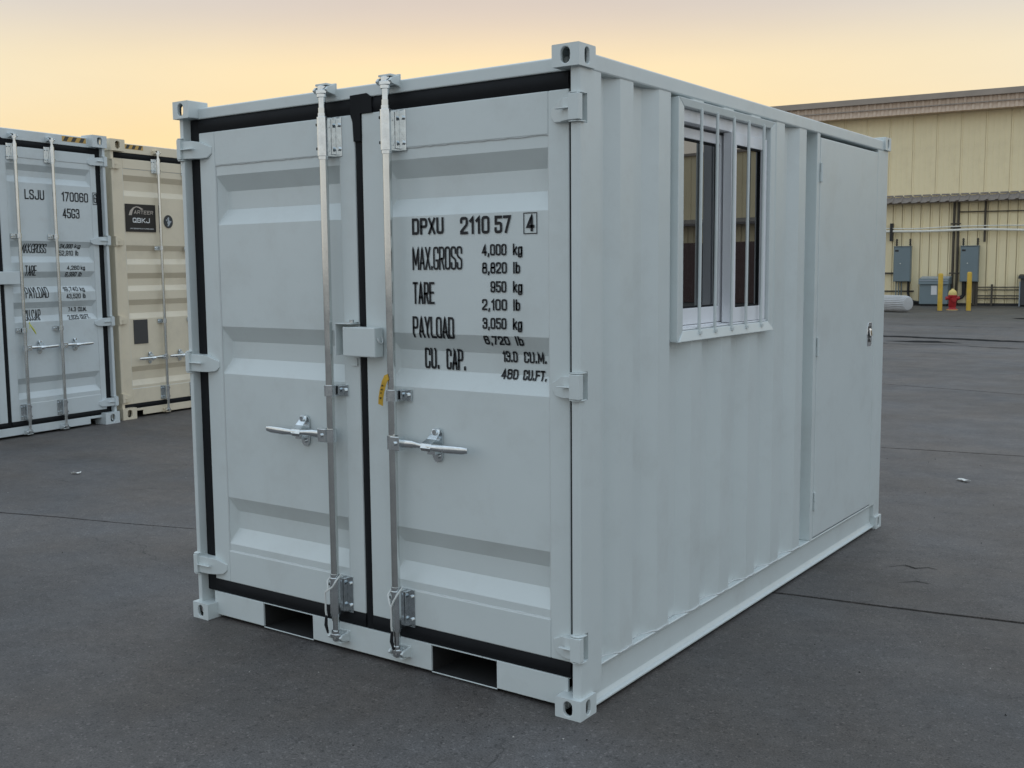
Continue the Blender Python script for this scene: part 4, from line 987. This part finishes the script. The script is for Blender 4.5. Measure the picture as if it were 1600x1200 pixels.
# two bollards and the hydrant
def bollard(label, x, y, h, dia):
    t = thing('bollard', label, 'bollard', (x, y, 0), 0, 'yellow bollards beside the hydrant')
    b = MB(); r = dia/2; b.lathe([(r, 0), (r, h-.05), (r*.92, h-.02), (r*.6, h)], (0, 0, 0), 20); b.build('bollard_post', BOLL, t)
    b = MB(); b.lathe([(r*1.5, -.005), (r*1.45, .012), (r*1.1, .015)], (0, 0, 0), 16); b.build('bollard_footing', ASPH_OLD, t); return t
bollard('yellow steel bollard left of the hydrant, in front of the utility box', -7.41, 34.66, 1.25, .155)
bollard('yellow steel bollard right of the hydrant, in front of a wall cabinet', -6.58, 34.99, 1.29, .150)
t = thing('fire_hydrant', 'red fire hydrant with a yellow bonnet between two bollards', 'hydrant', (-7.26, 35.7, 0))
b = MB(); b.lathe([(.17, 0), (.17, .035), (.115, .045), (.11, .10), (.125, .13), (.12, .36), (.13, .44), (.145, .46), (.145, .50), (.12, .51)], (0, 0, 0), 20); b.build('barrel', RED, t)
b = MB(); b.lathe([(.14, .511), (.14, .56), (.128, .61), (.10, .655), (.06, .68), (.045, .69), (.045, .715), (.02, .72)], (0, 0, 0), 20); b.build('bonnet', CREAM, t)
rvx, rvy = rv.x, rv.y
for sx in (-1, 1):
    b = MB(); b.cyl((sx*.10*.83, sx*.10*.55, .40), (sx*.19*.83, sx*.19*.55, .40), .055, n=14); b.cyl((sx*.19*.83, sx*.19*.55, .40), (sx*.225*.83, sx*.225*.55, .40), .065, n=8); b.build('side_outlet', RED, t)
b = MB(); b.cyl((.05, -.10, .36), (.10, -.19, .36), .07, n=14); b.cyl((.10, -.19, .36), (.115, -.22, .36), .082, n=8); b.build('pumper_outlet', RED, t)
b = MB(); b.lathe([(.185, -.005), (.185, .012), (.14, .014)], (0, 0, 0), 18); b.build('base_flange', CREAM, t)
# ribbed roll lying on the ground, pointing at the office
t = thing('ribbed_roll', 'grey roll of ribbed sheet lying on the ground by the office container corner', 'roll', (-9.1, 33.9, .28), R(-31))
b = MB(); n = 26; vs = []
for (xx, k) in ((-1.6, 1), (1.05, 1), (1.17, .93), (1.22, .80), (1.235, .40), (1.24, .02)):
    for i in range(n*4):
        a = 2*math.pi*i/(n*4); rr = .255+(.012 if (i % 4) in (0, 1) else -.010); vs.append((xx, rr*k*math.cos(a), rr*k*math.sin(a)))
m_ = n*4
b.add(vs, [[j*m_+i, j*m_+(i+1) % m_, (j+1)*m_+(i+1) % m_, (j+1)*m_+i] for j in range(5) for i in range(m_)]); b.build('ribbed_sheet', ROLLM, t)
# red containers further along the wall, seen in the window glass
for i, (s, lb_) in enumerate(((17.5, 'oxide red container by the warehouse, first of two mirrored in the window'), (24.2, 'oxide red container by the warehouse, second of two mirrored in the window'))):
    t = thing('red_container', lb_, 'container', at(s, -3.2), WH_T, 'red containers beside the warehouse')
    b = MB(); pts = []
    y = .1
    while y < 5.8: pts += [(y, .036), (y+.068, 0), (y+.14, 0), (y+.208, .036)]; y += .278
    pts.append((5.96, .036)); corrugated(b, pts, .15, 2.48, lambda t_, d, z: (t_, d, z)); b.build('side_wall', RUST, t)
    b = MB(); b.box(.0, 6.06, .02, .08, 2.48, 2.56); b.box(0, 6.06, .02, .08, .02, .15); b.box(0, .10, .0, .16, .15, 2.48); b.box(5.96, 6.06, .0, .16, .15, 2.48); b.build('frame', RUST, t)
    b = MB(); b.box(.05, 6.01, .09, 2.4, .1, 2.55); b.build('body', RUST, t)

# ------------------------------------------------------------------ litter and grit
def scrap(label, x, y, rz, sz):
    b = MB(); q = random.Random(int(x*100)); n = 6; vs = []
    for i in range(n):
        for j in range(3): vs.append((sz*(i/(n-1)-.5)+q.uniform(-.004, .004), sz*.4*(j/2-.5)+q.uniform(-.006, .006), .004+q.uniform(0, .016)))
    b.add(vs, [[i*3+j, (i+1)*3+j, (i+1)*3+j+1, i*3+j+1] for i in range(n-1) for j in range(2)])
    o = b.build('paper_scrap', PAPER); o.location = (x, y, 0); o.rotation_euler.z = rz
    md_ = o.modifiers.new('thick', 'SOLIDIFY'); md_.thickness = .002
    return tag(o, label, 'litter')
scrap('crumpled white scrap lying on the asphalt right of the office door', .08, 5.05, R(-30), .095)
scrap('small white scrap lying on the asphalt in front of the blue grey container', -5.62, 1.73, R(40), .07)
def grit(name, label, m_, n, s0, s1, seed, area):
    q = random.Random(seed); b = MB()
    for _ in range(n):
        x = q.uniform(area[0], area[1]); y = q.uniform(area[2], area[3])
        if -2.1 < x < .05 and -.05 < y < 3.45: continue
        s = q.uniform(s0, s1); a = q.uniform(0, 6.28); h = s*q.uniform(.3, .7)
        c = [(x+s*math.cos(a+k*2.09)*q.uniform(.5, 1), y+s*math.sin(a+k*2.09)*q.uniform(.5, 1), -.001) for k in range(3)]
        b.add(c+[(x, y, h)], [[0, 1, 3], [1, 2, 3], [2, 0, 3]])
    o = b.build(name, m_); return tag(o, label, 'grit', kind='stuff')
grit('pale_grit', 'pale stone chips scattered over the asphalt', mat('pale_stone', (.44, .42, .39), .9), 700, .002, .007, 5, (-7, 4, -2, 14))
grit('dark_grit', 'dark crumbs and bits of leaf scattered over the asphalt', mat('dark_crumb', (.02, .018, .016), .9), 450, .003, .010, 6, (-7, 4, -2, 14))
